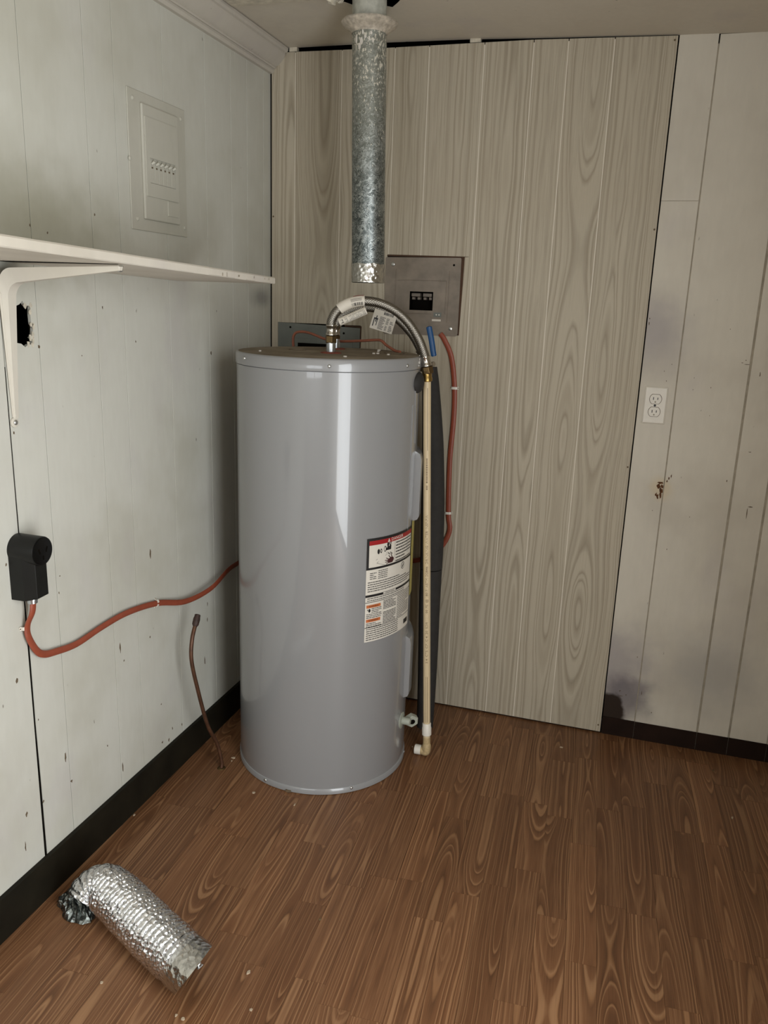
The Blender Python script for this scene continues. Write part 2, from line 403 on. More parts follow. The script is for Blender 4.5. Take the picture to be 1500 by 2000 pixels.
# floor: strip laminate, strips 69 mm wide laid 2.9 degrees off square
floor = structure('floor', (0, 0, 0), 'brown wood-look laminate strip floor', 'floor')
MB().box(-0.2, RX + 0.2, FY - 0.15, 0.2, -0.06, -0.008).build('subfloor', M['floor_base'], floor)
MB().box(0.0, RX, FY, -3.05, -0.008, 0.0).build('threshold_sheet', M['floor'], floor)
TH = math.radians(2.866); DV = Vector((-math.sin(TH), math.cos(TH))); NV = Vector((math.cos(TH), math.sin(TH)))
SW, U0 = 0.0692, 1.1406
fixed = {0: [-.246, -.689, -1.109], 1: [-.507], 2: [-.469, -.918], 3: [-.327, -.755], 4: [-.953], 5: [-.583], -6: [-.558], -4: [-.548], -5: [-.375], -9: [-.684],
         -2: [-.537], -14: [-.905], -16: [-.851], -12: [-.717, -1.105], -10: [-.894], -8: [-.60]}
def clip(poly, f):
    out = []
    for i in range(len(poly)):
        a, b = poly[i], poly[(i + 1) % len(poly)]; fa, fb = f(a), f(b)
        if fa >= 0: out.append(a)
        if (fa >= 0) != (fb >= 0): out.append(a + (b - a) * (fa / (fa - fb)))
    return out
for k in range(-19, 15):
    cuts = list(fixed.get(k, [random.uniform(-0.6, -0.2)]))
    while cuts[0] < 0.05: cuts.insert(0, cuts[0] + random.choice((0.30, 0.40, 0.42)))
    while cuts[-1] > -3.3: cuts.append(cuts[-1] - random.choice((0.30, 0.40, 0.42, 0.42)))
    for a, b in zip(cuts, cuts[1:]):
        g = 0.00025
        u0, u1 = U0 + k * SW + g, U0 + (k + 1) * SW - g
        poly = [NV * u0 + DV * (b + g), NV * u1 + DV * (b + g), NV * u1 + DV * (a - g), NV * u0 + DV * (a - g)]
        for f in (lambda p: p.x, lambda p: RX - p.x, lambda p: -p.y, lambda p: p.y + 3.05):
            if poly: poly = clip(poly, f)
        if len(poly) < 3: continue
        c = NV * ((u0 + u1) / 2) + DV * ((a + b) / 2)
        MB().prism([(p.x, p.y, -0.008) for p in poly], (0, 0, 0.008 - random.uniform(0, 0.0002))).build('plank', M['floor'], floor, origin=(c.x, c.y, 0), rotz=TH)

# left wall: painted boards with narrow grooves, one open black seam, a knocked-out hole
wl = structure('wall_left', (0, 0, 0), 'grimy white painted board wall on the left', 'wall')
WT = 2.149
MB().box(-0.14, -0.09, FY, 0.0, 0, WT).build('backing', M['void'], wl)
grooves = [0.0, -0.055, -0.170, -0.274, -0.424, -0.635, -0.8415, -0.948, -1.148, -1.2515, -1.45, -1.66, -1.87, -2.07, -2.28, -2.48, -2.69, -2.9, -3.1, -3.31, -3.51, -3.72, -3.92, FY]
hole = [(-1.2207, 1.3591), (-1.208, 1.3592), (-1.1977, 1.3624), (-1.1888, 1.3695), (-1.1825, 1.3599), (-1.166, 1.3594), (-1.1685, 1.347), (-1.1678, 1.3222), (-1.162, 1.3183), (-1.1658, 1.3011), (-1.1735, 1.2955), (-1.1657, 1.2895), (-1.1694, 1.2809), (-1.1805, 1.2823), (-1.19, 1.2765), (-1.201, 1.2841), (-1.2161, 1.2865), (-1.2288, 1.2879)]
for i, (a, b) in enumerate(zip(grooves, grooves[1:])):
    g = 0.0011
    ya, yb = a - g, b + g
    if abs(a + 1.2515) < 1e-6: ya = a - 0.0016
    if abs(b + 1.2515) < 1e-6:
        # board with the hole; its lower edge is warped away from the seam
        bm = bmesh.new()
        outer = [(ya, 0), (ya, WT), (yb, WT), (yb + .0008, 1.0), (yb + 0.0022, 0.74), (yb + 0.0036, 0.6), (yb + .0030, 0.45), (yb + 0.0048, 0.3), (yb + 0.0058, 0.0)]
        loops = []
        for pts in (outer, hole):
            vs_ = [bm.verts.new((0, y, z)) for y, z in pts]
            loops += [bm.edges.new((vs_[j], vs_[(j + 1) % len(vs_)])) for j in range(len(vs_))]
        bmesh.ops.triangle_fill(bm, use_beauty=True, edges=loops)
        ex = bmesh.ops.extrude_face_region(bm, geom=bm.faces[:])
        for v in [e for e in ex['geom'] if isinstance(e, bmesh.types.BMVert)]: v.co.x -= 0.007
        mb = MB(); bm.verts.index_update(); mb.add([v.co.copy() for v in bm.verts], [tuple(v.index for v in f.verts) for f in bm.faces]); bm.free()
        mb.build('board', M['wall_left'], wl)
    else:
        MB().box(-0.007, 0, yb, ya, 0, WT).build('board', M['wall_left'], wl, bevel=0.0004, segs=1)
MB().box(-0.006, -0.0012, -1.2534, -1.2440, 0.0, 1.24).build('seam_back', M['void'], wl)  # black strip set in the open seam in place of its shade
MB().box(-0.03, -0.0022, -1.14, 0, 0, WT).box(-0.03, -0.0022, FY, -1.26, 0, WT).build('groove_bed', M['groove'], wl)
chipsL = [(-0.417, 1.226, 0.0063, 0.01), (-0.771, 0.707, 0.007, 0.0325), (-1.151, 1.518, 0.005, 0.005), (-1.099, 1.508, 0.0037, 0.0063), (-0.926, 1.357, 0.0037, 0.0063), (-0.798, 1.274, 0.0037, 0.005), (-1.011, 1.25, 0.0037, 0.0037), (-1.15, 1.276, 0.0063, 0.0075), (-1.242, 1.106, 0.005, 0.0075), (-0.379, 1.347, 0.0037, 0.0063), (-0.019, 1.794, 0.005, 0.015), (-0.015, 1.685, 0.005, 0.01), (-1.16, 0.308, 0.005, 0.0275), (-1.144, 0.236, 0.0075, 0.0075), (-0.912, 0.454, 0.0037, 0.0063), (-0.925, 0.496, 0.0063, 0.0225), (-0.941, 0.151, 0.005, 0.0275), (-1.0, 0.251, 0.005, 0.005), (-0.749, 0.123, 0.0075, 0.0075), (-0.714, 0.112, 0.0063, 0.01), (-0.789, 0.471, 0.0063, 0.0063), (-0.473, 0.403, 0.0063, 0.0175), (-0.495, 0.272, 0.0063, 0.025), (-1.142, 0.722, 0.0037, 0.005), (-1.239, 0.451, 0.0037, 0.005), (-1.293, 0.572, 0.0075, 0.0125), (-0.747, 0.245, 0.005, 0.005), (-1.295, 0.837, 0.005, 0.0075), (-1.135, 0.761, 0.005, 0.0037), (-0.937, 1.56, 0.0037, 0.005), (-0.641, 0.124, 0.005, 0.0075), (-0.693, 0.139, 0.005, 0.01), (-1.299, 0.246, 0.0063, 0.0125), (-1.311, 0.167, 0.005, 0.0225), (-1.244, 0.243, 0.0063, 0.0063), (-0.471, 0.454, 0.005, 0.0125)]
mb = MB()
for y, z, w, h in chipsL:
    if z > 1.6: continue
    mb.prism([(-0.0005, y + a, z + b) for a, b in blob(w * 0.42, h * 0.5, 8, 0.5)], (0.0009, 0, 0))
stuff(mb.build('chipped_paint', M['chip'], wl))
mb = MB()                                                           # splintered rim of the hole
for (y, z) in hole[4:14]:
    mb.prism([(-0.001, y + a, z + b) for a, b in blob(0.004, 0.006, 6, 0.4)], (0.0018, 0, 0))
stuff(mb.build('splinters', M['torn'], wl))

# back wall: painted boards right of the loose panel, dark cavity behind the panel
wb = structure('wall_back', (0, 0, 0), 'grimy cream painted board wall at the back', 'wall')
MB().box(-0.2, RX + 0.1, 0.10, 0.14, 0, 2.2).build('backing', M['void'], wb)
for xs in (0.02, 0.83, 1.16):
    MB().box(xs, xs + 0.045, 0.012, 0.10, 0.0, 2.10).build('stud', M['raw_edge'], wb)
bx = [1.2236, 1.327, 1.5235, 1.620, 1.735, RX]
gw = [0, 0.0017, 0.0032, 0.0032, 0.0020, 0]
for i in range(len(bx) - 1):
    x0, x1 = bx[i] + gw[i], bx[i + 1] - gw[i + 1]
    spans = [(0, 1.6982), (1.6990, ceil_z(x1) + 0.002)] if i == 0 else [(0, ceil_z(x1) + 0.002)]
    for z0, z1 in spans: MB().box(x0, x1, 0, 0.012, z0, z1).build('board', M['wall_back'], wb, bevel=0.0006, segs=1)
MB().box(1.2236, RX, 0.0012, 0.03, 0, 2.10).build('groove_bed', M['groove'], wb)
chipsR = [(1.509, 1.263, 0.003, 0.003), (1.5, 1.255, 0.0068, 0.0015), (1.514, 1.251, 0.0136, 0.0019), (1.552, 1.224, 0.0023, 0.0114), (1.556, 0.996, 0.0091, 0.0019), (1.504, 0.903, 0.0038, 0.0053), (1.573, 0.81, 0.0023, 0.0265), (1.58, 0.83, 0.0114, 0.003), (1.413, 0.78, 0.0023, 0.003), (1.302, 0.789, 0.0023, 0.0023), (1.359, 0.669, 0.0023, 0.0045), (1.375, 1.169, 0.0023, 0.0023), (1.374, 1.204, 0.0019, 0.003), (1.297, 1.19, 0.0023, 0.0023), (1.288, 1.219, 0.0023, 0.0023), (1.431, 1.095, 0.0019, 0.003), (1.424, 1.178, 0.0019, 0.0038), (1.307, 1.24, 0.0015, 0.003), (1.455, 1.349, 0.0023, 0.0023), (1.229, 1.355, 0.003, 0.0076), (1.229, 1.37, 0.0023, 0.0045), (1.269, 0.164, 0.0043, 0.0043), (1.275, 0.146, 0.0095, 0.0022), (1.29, 0.153, 0.0034, 0.0034), (1.338, 0.167, 0.0017, 0.0129), (1.311, 0.293, 0.0034, 0.0034), (1.376, 0.104, 0.0026, 0.0034)]
mb = MB()
for x, z, w, h in chipsR: mb.prism([(x + a, -0.0005, z + b) for a, b in blob(w * 0.5, h * 0.55, 8, 0.45)], (0, 0.0009, 0))
stuff(mb.build('chipped_paint', M['chip'], wb))
mb = MB()
for x, z, w, h in [(1.316, 0.879, 0.0152, 0.0061), (1.312, 0.867, 0.0114, 0.0114), (1.322, 0.852, 0.0061, 0.0136), (1.312, 0.836, 0.0061, 0.0136), (1.3205, 0.842, 0.006, 0.018), (1.345, 0.903, 0.003, 0.0083), (1.334, 0.885, 0.0038, 0.0076), (1.339, 0.894, 0.0038, 0.0076), (1.318, 0.858, 0.008, 0.012), (1.307, 0.84, 0.005, 0.01), (1.3215, 0.868, 0.009, 0.009)]:
    mb.prism([(x + a, -0.0006, z + b) for a, b in blob(w * 0.5, h * 0.6, 10, 0.5)], (0, 0.001, 0))
stuff(mb.build('rotten_patch', M['rot'], wb))

# right wall with the open doorway that lets the daylight in
wr = structure('wall_right', (RX, 0, 0), 'white wall on the right with a doorway', 'wall')
mb = MB().box(RX, RX + 0.1, DOOR_Y1, 0.1, 0, 2.16).box(RX, RX + 0.1, FY, DOOR_Y0, 0, 2.16).box(RX, RX + 0.1, DOOR_Y0, DOOR_Y1, DOOR_Z, 2.16)
mb.build('wall_sheet', M['wall_back'], wr)
dr = structure('door_1', (RX, DOOR_Y0, 0), 'open doorway in the right wall', 'doorway')
MB().box(RX - 0.012, RX, DOOR_Y0 - 0.06, DOOR_Y0, 0, DOOR_Z + 0.06).build('jamb', M['trim'], dr)
MB().box(RX - 0.012, RX, DOOR_Y1, DOOR_Y1 + 0.06, 0, DOOR_Z + 0.06).build('jamb', M['trim'], dr)
MB().box(RX - 0.012, RX, DOOR_Y0, DOOR_Y1, DOOR_Z, DOOR_Z + 0.06).build('head', M['trim'], dr)
# wall behind the camera, with an added window that stays out of view
wf = structure('wall_front', (0, FY, 0), 'white wall behind the camera with an added window', 'wall')
mb = MB().box(-0.1, WIN_X0, FY - 0.1, FY, 0, 2.16).box(WIN_X1, RX + 0.1, FY - 0.1, FY, 0, 2.16).box(WIN_X0, WIN_X1, FY - 0.1, FY, 0, WIN_Z0).box(WIN_X0, WIN_X1, FY - 0.1, FY, WIN_Z1, 2.16)
mb.build('wall_sheet', M['wall_back'], wf)
wn = structure('added_window_1', (WIN_X0, FY, WIN_Z0), 'added unseen window in the wall behind the camera', 'window')
MB().box(WIN_X0, WIN_X1, FY - 0.06, FY + 0.012, WIN_Z0 - 0.04, WIN_Z0).build('sill', M['trim'], wn)
MB().box((WIN_X0 + WIN_X1) / 2 - 0.02, (WIN_X0 + WIN_X1) / 2 + 0.02, FY - 0.04, FY - 0.01, WIN_Z0, WIN_Z1).build('mullion', M['trim'], wn)

# ceiling, sagging a little to the right, with a torn hole round the vent pipe
ce = structure('ceiling', (0, 0, 2.12), 'stained cream ceiling with torn hole round the vent pipe', 'ceiling')
HC, HR = Vector((0.447, -0.385)), 0.085
xs = [-0.15, 0.0, 0.13, 0.38, 0.63, 0.82, 1.22, 1.5, RX + 0.1]
hp = [(HC.x + HR * random.uniform(0.82, 1.25) * math.cos(2 * PI * k / 22), HC.y + HR * random.uniform(0.82, 1.25) * math.sin(2 * PI * k / 22)) for k in range(22)]
bm = bmesh.new()
def loop_(pts):
    vs_ = [bm.verts.new((x, y, ceil_z(x))) for x, y in pts]
    return [bm.edges.new((vs_[j], vs_[(j + 1) % len(vs_)])) for j in range(len(vs_))]
ed = loop_([(x, 0.003) for x in xs] + [(x, -0.9) for x in xs[::-1]]) + loop_(hp)
bmesh.ops.triangle_fill(bm, use_beauty=True, edges=ed)
bm.verts.index_update()
mb = MB().add([v.co.copy() for v in bm.verts], [tuple(v.index for v in f.verts) for f in bm.faces]); bm.free()
for a, b in zip(xs, xs[1:]):
    mb.add([(a, -0.9, ceil_z(a)), (b, -0.9, ceil_z(b)), (b, FY - 0.1, ceil_z(b)), (a, FY - 0.1, ceil_z(a))], [(0, 1, 2, 3)])
mb.build('ceiling_sheet', M['ceiling'], ce)
MB().box(-0.2, RX + 0.2, FY - 0.2, 0.2, 2.22, 2.25).build('roof_deck', M['void'], ce)
for (cx, cy, w, h) in [(0.358, -0.405, 0.0075, 0.026), (0.371, -0.388, 0.006, 0.016), (0.366, -0.425, 0.008, 0.026), (0.535, -0.405, 0.009, 0.010), (0.543, -0.39, 0.006, 0.006), (0.381, -0.40, 0.005, 0.014)]:
    mb = MB(); z = ceil_z(cx) + 0.004; pts = [(cx + a * 1.5, cy + a * 0.3 + random.uniform(-.006, .006), z - (b + h) * 0.6) for a, b in blob(w, h, 9, 0.35)]
    mb.prism(pts, (0.002, 0.006, 0.001)); mb.build('torn_flap', M['torn'], ce)
mb = MB()                                                           # joint strip of the ceiling sheets, ragged paint edge
pts = [(0.07 + 0.0225 * k, -0.392 - 0.002 * k * 0.02 + random.uniform(-0.003, 0.003)) for k in range(40)]
for a, b in zip(pts, pts[1:]):
    if b[0] > 0.34 and a[0] < 0.56: continue
    mb.prism([(a[0], a[1], ceil_z(a[0]) - 0.006), (b[0], b[1], ceil_z(b[0]) - 0.006), (b[0], -0.440, ceil_z(b[0]) - 0.006), (a[0], -0.440, ceil_z(a[0]) - 0.006)], (0, 0, 0.007))
mb.build('joint_strip', M['torn'], ce)

# crown moulding on the left wall
prof = [(0.0, 2.076), (0.011, 2.0765), (0.015, 2.084), (0.015, 2.0905), (0.0205, 2.0885), (0.0235, 2.0915), (0.0225, 2.0955), (0.030, 2.099), (0.040, 2.108), (0.049, 2.119), (0.054, 2.127), (0.0545, 2.131), (0.060, 2.133), (0.063, 2.139), (0.063, 2.1465), (0.0, 2.1465)]
cr = MB()
n = len(prof); y0, y1 = -0.008, FY + 0.002
cr.add([(x, y0 + 0.004 * math.sin(i), z) for i, (x, z) in enumerate(prof)] + [(x, y1, z) for x, z in prof], [tuple(range(n)), tuple(range(n, 2 * n))[::-1]] + [(i, n + i, n + (i + 1) % n, (i + 1) % n) for i in range(n)])
struct(cr.build('trim_1', M['trim'], smooth=True, sharp=25), 'grimy white crown moulding along the top of the left wall', 'moulding')
# baseboards
def z_bb(y): return 0.094 + (y + 0.26) * -0.0148
mb = MB(); T = 0.0125
mb.add([(0, 0, 0), (T, 0, 0), (T - .002, 0, 0.091), (0, 0, 0.092), (0, FY, 0), (T, FY, 0), (T - .002, FY, z_bb(-2.6)), (0, FY, z_bb(-2.6) + .001)], [(0, 1, 2, 3), (7, 6, 5, 4), (1, 5, 6, 2), (2, 6, 7, 3), (0, 4, 5, 1), (0, 3, 7, 4)])
struct(mb.build('baseboard_left', M['black_board'], bevel=0.001), 'blackish wooden baseboard along the left wall', 'baseboard')
bb = structure('baseboard_back', (1.222, 0, 0), 'dark brown baseboard strip at the foot of the back wall', 'baseboard')
cut = [1.223, 1.3275, 1.5235, 1.62, 1.735, RX]
for a, b in zip(cut, cut[1:]):
    MB().box(a + 0.0006, b - 0.0006, -0.0035, 0, 0, 0.0625 + random.uniform(-.001, .001)).build('board', M['brown_board'], bb, bevel=0.0005, segs=1)

# ------------------------------------------------------------------ loose wood-look panel nailed over the back wall
pn = thing('wall_panel', 'pale wood-grain panel nailed over the back wall behind the water heater', 'panel', (0.61, 0, 0))
PX = [0.0065, 0.088, 0.243, 0.413, 0.519, 0.685, 0.828, 0.926, 1.053, 1.220]
def pz_top(x):
    pts = [(0, 2.136), (0.39, 2.132), (0.64, 2.132), (0.82, 2.1325), (1.23, 2.1225)]
    for (a, za), (b, zb) in zip(pts, pts[1:]):
        if x <= b: return za + (zb - za) * (x - a) / (b - a)
    return pts[-1][1]
holes_ = [(0.409, 0.656, 1.295, 1.535), (0.029, 0.326, 0.9, 1.312)]
def holed(mb, x0, x1, z0, zt0, zt1, y0, y1):
    xs_ = sorted({x0, x1} | {h for H_ in holes_ for h in H_[:2] if x0 < h < x1}); 
    zs_ = sorted({z0, zt0} | {h for H_ in holes_ for h in H_[2:]})
    solid = lambda i, j: 0 <= i < len(xs_) - 1 and 0 <= j < len(zs_) - 1 and not any(H_[0] <= (xs_[i] + xs_[i + 1]) / 2 <= H_[1] and H_[2] <= (zs_[j] + zs_[j + 1]) / 2 <= H_[3] for H_ in holes_)
    def Z(x, j): return zs_[j] if j < len(zs_) - 1 else zt0 + (zt1 - zt0) * (x - x0) / (x1 - x0)
    for i in range(len(xs_) - 1):
        for j in range(len(zs_) - 1):
            if not solid(i, j): continue
            a, b = xs_[i], xs_[i + 1]; q = [(a, Z(a, j)), (b, Z(b, j)), (b, Z(b, j + 1)), (a, Z(a, j + 1))]
            v = [(x, y0, z) for x, z in q] + [(x, y1, z) for x, z in q]
            fs = [(0, 1, 2, 3), (7, 6, 5, 4)]
            if not solid(i, j - 1): fs.append((0, 4, 5, 1))
            if not solid(i + 1, j): fs.append((1, 5, 6, 2))
            if not solid(i, j + 1): fs.append((2, 6, 7, 3))
            if not solid(i - 1, j): fs.append((3, 7, 4, 0))
            mb.add(v, fs)
    return mb
for a, b in zip(PX, PX[1:]):
    x0, x1 = a + (0.0012 if a > 0.01 else 0), b - (0.0012 if b < 1.2 else 0)
    holed(MB(), x0, x1, 0.006, pz_top(x0), pz_top(x1), -0.0060, -0.0050).build('plank', M['panel'], pn, origin=((a + b) / 2, 0, 0))
holed(MB(), PX[0], PX[-1], 0.006, pz_top(PX[0]) - .002, pz_top(PX[-1]) - .002, -0.0056, -0.0005).build('groove_sheet', M['panel_groove'], pn)
for (x, z) in [(1.212, 2.112), (1.214, 1.62), (1.214, 0.92), (0.012, 1.65), (1.212, 0.03)]:
    MB().lathe([(0.0028, 0), (0.0028, 0.0012), (0.001, 0.0016)], (x, -0.0055, z), (0, -1, 0), 10).build('nail', M['chip'], pn)
# the overcut at the breaker box shows as a ragged dark edge
MB().prism([(0.6525, -0.003, 1.296), (0.6565, -0.003, 1.297), (0.6615, -0.003, 1.5335), (0.674, -0.003, 1.5343), (0.674, -0.003, 1.5352), (0.410, -0.003, 1.5375), (0.408, -0.003, 1.5325), (0.651, -0.003, 1.5305)], (0, -0.0033, 0)).build('raw_cut_edge', M['raw_edge'], pn, bevel=0)
for x0, x1, z0, z1, nm, lab in [(0.066, 0.092, 2.1365, 2.149, 'shim_block', 'small white shim in the ceiling gap at the left corner'), (0.640, 0.672, 2.134, 2.146, 'shim_block', 'small white shim in the ceiling gap right of the vent pipe')]:
    tag(MB().box(x0, x1, -0.006, 0.012, z0, z1).build(nm, M['torn'], bevel=0.001), lab, 'shim')

# ------------------------------------------------------------------ water heater
HX, HY, HR_, HH = 0.375, -0.418, 0.26, 1.248
wh = thing('water_heater', 'tall grey cylindrical electric water heater standing in the corner', 'water heater', (HX, HY, 0))
def cyl(a, z, r=HR_): return Vector((HX + r * math.cos(a), HY + r * math.sin(a), z))
MB().lathe([(HR_ - .004, 0.004), (HR_ - 0.001, 0.02), (HR_ - .001, 1.214), (HR_ - .004, 1.2175)], (HX, HY, 0), n=160).build('jacket', M['enamel'], wh, smooth=True)
MB().lathe([(HR_ + .0012, 1.2165), (HR_ + .0016, 1.2185), (HR_ + .0012, 1.2435), (HR_ - 0.002, 1.2476), (HR_ - 0.006, 1.2482)], (HX, HY, 0), n=160, caps=False).build('top_band', M['enamel'], wh, smooth=True, sharp=60)
MB().lathe([(HR_ - .0045, 1.2480), (HR_ - .009, 1.2470), (HR_ - .02, 1.2466), (0.001, 1.249)], (HX, HY, 0), n=96).build('top_lid', M['dusty'], wh, smooth=True)
MB().lathe([(HR_ - .002, 0.0), (HR_ + .0016, 0.002), (HR_ + .0016, 0.0185), (HR_ - .001, 0.0205)], (HX, HY, 0), n=160).build('bottom_band', M['enamel'], wh, smooth=True, sharp=60)
for ang, z in [(-128.6, 1.2345), (-69.1, 1.2300), (-16.5, 1.2290), (45, 1.23), (110, 1.23), (168, 1.23), (-109, 0.0125), (-50.05, 0.0145), (10, 0.0135), (100, 0.0125), (190, .0125)]:
    a = math.radians(ang); p = cyl(a, z, HR_ + 0.001)
    MB().lathe([(0.0048, 0), (0.0046, 0.0015), (0.003, 0.003), (0.0008, 0.0034)], p, (math.cos(a), math.sin(a), 0), 12).build('screw', M['screw'], wh, smooth=True)
a = math.radians(-91); MB().sweep([cyl(a - .03, .004, HR_ + .002), cyl(a, .003, HR_ + .004), cyl(a + .03, .004, HR_ + .002)], 0.004, 8).build('sealant_blob', M['chip'], wh, smooth=True)
# knock-outs on the lid; a dark disc under each paints the recess shade
for (x, y, r) in [(0.262, -0.383, 0.025), (0.535, -0.315, 0.030)]:
    kn = MB().lathe([(r, -0.001), (r, 0.0012), (0.001, 0.0012)], (x, y, 1.2484), n=32).build('knockout', M['chip'], wh, smooth=True)
    MB().lathe([(r * .93, 0.0), (r * .93, 0.0008), (0.001, 0.0010)], (x + .001, y + r * .16, 1.2492), n=32).build('knockout_disc', M['dusty'], kn, smooth=True)
# nipples with rubber gaskets
for (x, y) in [(0.392, -0.452), (0.336, -0.265)]:
    MB().lathe([(0.029, 0), (0.029, 0.003), (0.024, 0.0045), (0.012, 0.005)], (x, y, 1.2475), n=36).build('gasket', M['rust'], wh, smooth=True)
    MB().lathe([(0.0133, 0), (0.0133, 0.027)], (x, y, 1.2520), n=28).build('nipple', M['zinc'], wh, smooth=True)

# curved covers of the two thermostats
def cover(a0, a1, z0, z1, t, name, mat, ch=0.010):
    mb = MB(); A0, A1 = math.radians(a0), math.radians(a1); N = 14
    prof_ = [(0, z0, 0), (t * 0.75, z0 + ch * .35, 0.25), (t, z0 + ch, 1), (t, z1 - ch * 1.6, 1), (t * 0.75, z1 - ch * .5, 0.3), (0, z1, 0)]
    inset = 0.014 / HR_
    for i in range(N + 1):
        f = i / N
        for (d, z, s_) in prof_:
            e = 0.0
            if i == 0 or i == N: d = d * 0.0
            aa = A0 + (A1 - A0) * f
            if i == 1: aa = A0 + 0.004; 
            if i == N - 1: aa = A1 - 0.004
            mb.v.append(cyl(aa, z, HR_ - 0.001 + d))
    k = len(prof_)
    for i in range(N):
        for j in range(k - 1): mb.f.append((i * k + j, (i + 1) * k + j, (i + 1) * k + j + 1, i * k + j + 1))
    return mb.build(name, mat, wh, smooth=True, sharp=22)
cover(3.5, 44, 0.779, 0.985, 0.019, 'access_cover', M['enamel'], 0.016)
cover(0.2, 42, 0.224, 0.426, 0.016, 'access_cover', M['enamel'], 0.014)
# raised seam bead that frames the upper cover
MB().sweep([cyl(math.radians(-3 + 0.5 * k), 1.15 - 0.12 * (k / 6), HR_) for k in range(-2, 8)] , 0.0015, 6).build('jacket_crease', M['enamel'], wh, smooth=True)
MB().sweep([cyl(math.radians(-6.5), 0.70 + 0.042 * k, HR_ - .0002) for k in range(11)], 0.0012, 6).build('jacket_crease', M['enamel'], wh, smooth=True)
# dark plug over the relief-valve opening near the top
a = math.radians(3.0); c = cyl(a, 1.178, HR_ - 0.004)
mb = MB(); ring = []
for i in range(9):
    t = i / 8 * PI / 2; rr = math.cos(t); d = 0.016 * math.sin(t)
    for k in range(28):
        q = 2 * PI * k / 28; tang = Vector((-math.sin(a), math.cos(a), 0))
        u, v = 0.042 * rr * math.cos(q), 0.029 * rr * math.sin(q)
        mb.v.append(cyl(a + u / HR_, 1.178 + v, HR_ - 0.001 + d))
for i in range(8):
    for k in range(28): mb.f.append((i * 28 + k, i * 28 + (k + 1) % 28, (i + 1) * 28 + (k + 1) % 28, (i + 1) * 28 + k))
mb.build('relief_port_plug', M['foam'], wh, smooth=True)
# plastic drain valve low on the right side
a = math.radians(-1.0); ax = Vector((math.cos(a), math.sin(a), 0)); c = cyl(a, 0.150, HR_ - 0.004)
dv = MB().lathe([(0.026, 0), (0.026, 0.004), (0.012, 0.006), (0.011, 0.030), (0.0085, 0.031)], c, ax, 20).build('drain_valve', M['valve_plastic'], wh, smooth=True)
hx = Vector((0.671 - 0.012, -0.40, 0.1435)); hd = Vector((0.55, -0.80, -0.1)).normalized()
MB().lathe([(0.019, -0.010), (0.021, -0.008), (0.021, 0.008), (0.019, 0.010)], hx, hd, 6).build('valve_nut', M['valve_plastic'], dv)
MB().lathe([(0.0085, 0.0), (0.0085, 0.0107)], hx, hd, 16).build('valve_bore', M['void'], dv)

# ---- warning label wrapped round the jacket (u metres from its left edge, v metres up from its foot)
LA, LZ, LW, LH = math.radians(-44.1), 0.4672, 0.205, 0.3025
def wrap(mb, u0, u1, v0, v1, lift):
    n_ = max(1, int(abs(u1 - u0) / 0.008) + 1); o = len(mb.v)
    for i in range(n_ + 1):
        u = u0 + (u1 - u0) * i / n_
        for v in (v0, v1): mb.v.append(cyl(LA + u / HR_, LZ + v, HR_ + lift))
    for i in range(n_): mb.f.append((o + 2 * i, o + 2 * i + 2, o + 2 * i + 3, o + 2 * i + 1))
def wrap_poly(mb, pts, lift):
    o = len(mb.v); mb.v += [cyl(LA + u / HR_, LZ + v, HR_ + lift) for u, v in pts]; mb.f.append(tuple(range(o, o + len(pts))))
def wrap_text(mb, body, size, u, v, lift, stretch=1.0):
    vs_, fs_ = text_mesh(body, size); o = len(mb.v)
    mb.v += [cyl(LA + (u + x * stretch) / HR_, LZ + v + y, HR_ + lift) for x, y in vs_]; mb.f += [tuple(i + o for i in f) for f in fs_]
def wrap_lines(mb, u0, u1, v1, v0, pitch, th, lift, last=0.6):
    v = v1
    while v > v0:
        u = u0; end = u1 if random.random() > 0.25 else u0 + (u1 - u0) * random.uniform(last, 1)
        while u < end:
            w = min(random.uniform(0.003, 0.011), end - u); wrap(mb, u, u + w, v - th, v, lift); u += w + 0.0012
        v -= pitch
mb = MB(); wrap(mb, 0, LW, 0, LH, 0.0003); lb = mb.build('warning_label', M['label'], wh, smooth=True)
ink, gry, red, org, hnd, wht = MB(), MB(), MB(), MB(), MB(), MB()
B0, B1 = 0.2125, 0.3025                                             # danger block
L1, L2, L3 = 0.0007, 0.0010, 0.0013
wrap(ink, 0, LW, B1 - 0.0075, B1, L1); wrap(ink, 0, LW, B0, B0 + 0.0062, L1); wrap(ink, 0, 0.0075, B0, B1, L1); wrap(ink, LW - 0.004, LW, B0, B1, L1)
wrap(red, 0.0075, LW - 0.004, B1 - 0.020, B1 - 0.0075, L2)
wrap_text(wht, 'DANGER', 0.0125, 0.112, B1 - 0.0132, L3, 1.1)
wrap_poly(wht, [(0.070, B1 - 0.0185), (0.080, B1 - 0.0185), (0.075, B1 - 0.0080)], L3)
wrap_text(red, '!', 0.008, 0.075, B1 - 0.0148, 0.0016)
wrap(gry, 0.1010, 0.1018, B0 + 0.008, B1 - 0.021, L1)
wrap_lines(ink, 0.106, 0.196, B1 - 0.025, B0 + 0.010, 0.0090, 0.0032, L1, 0.5)
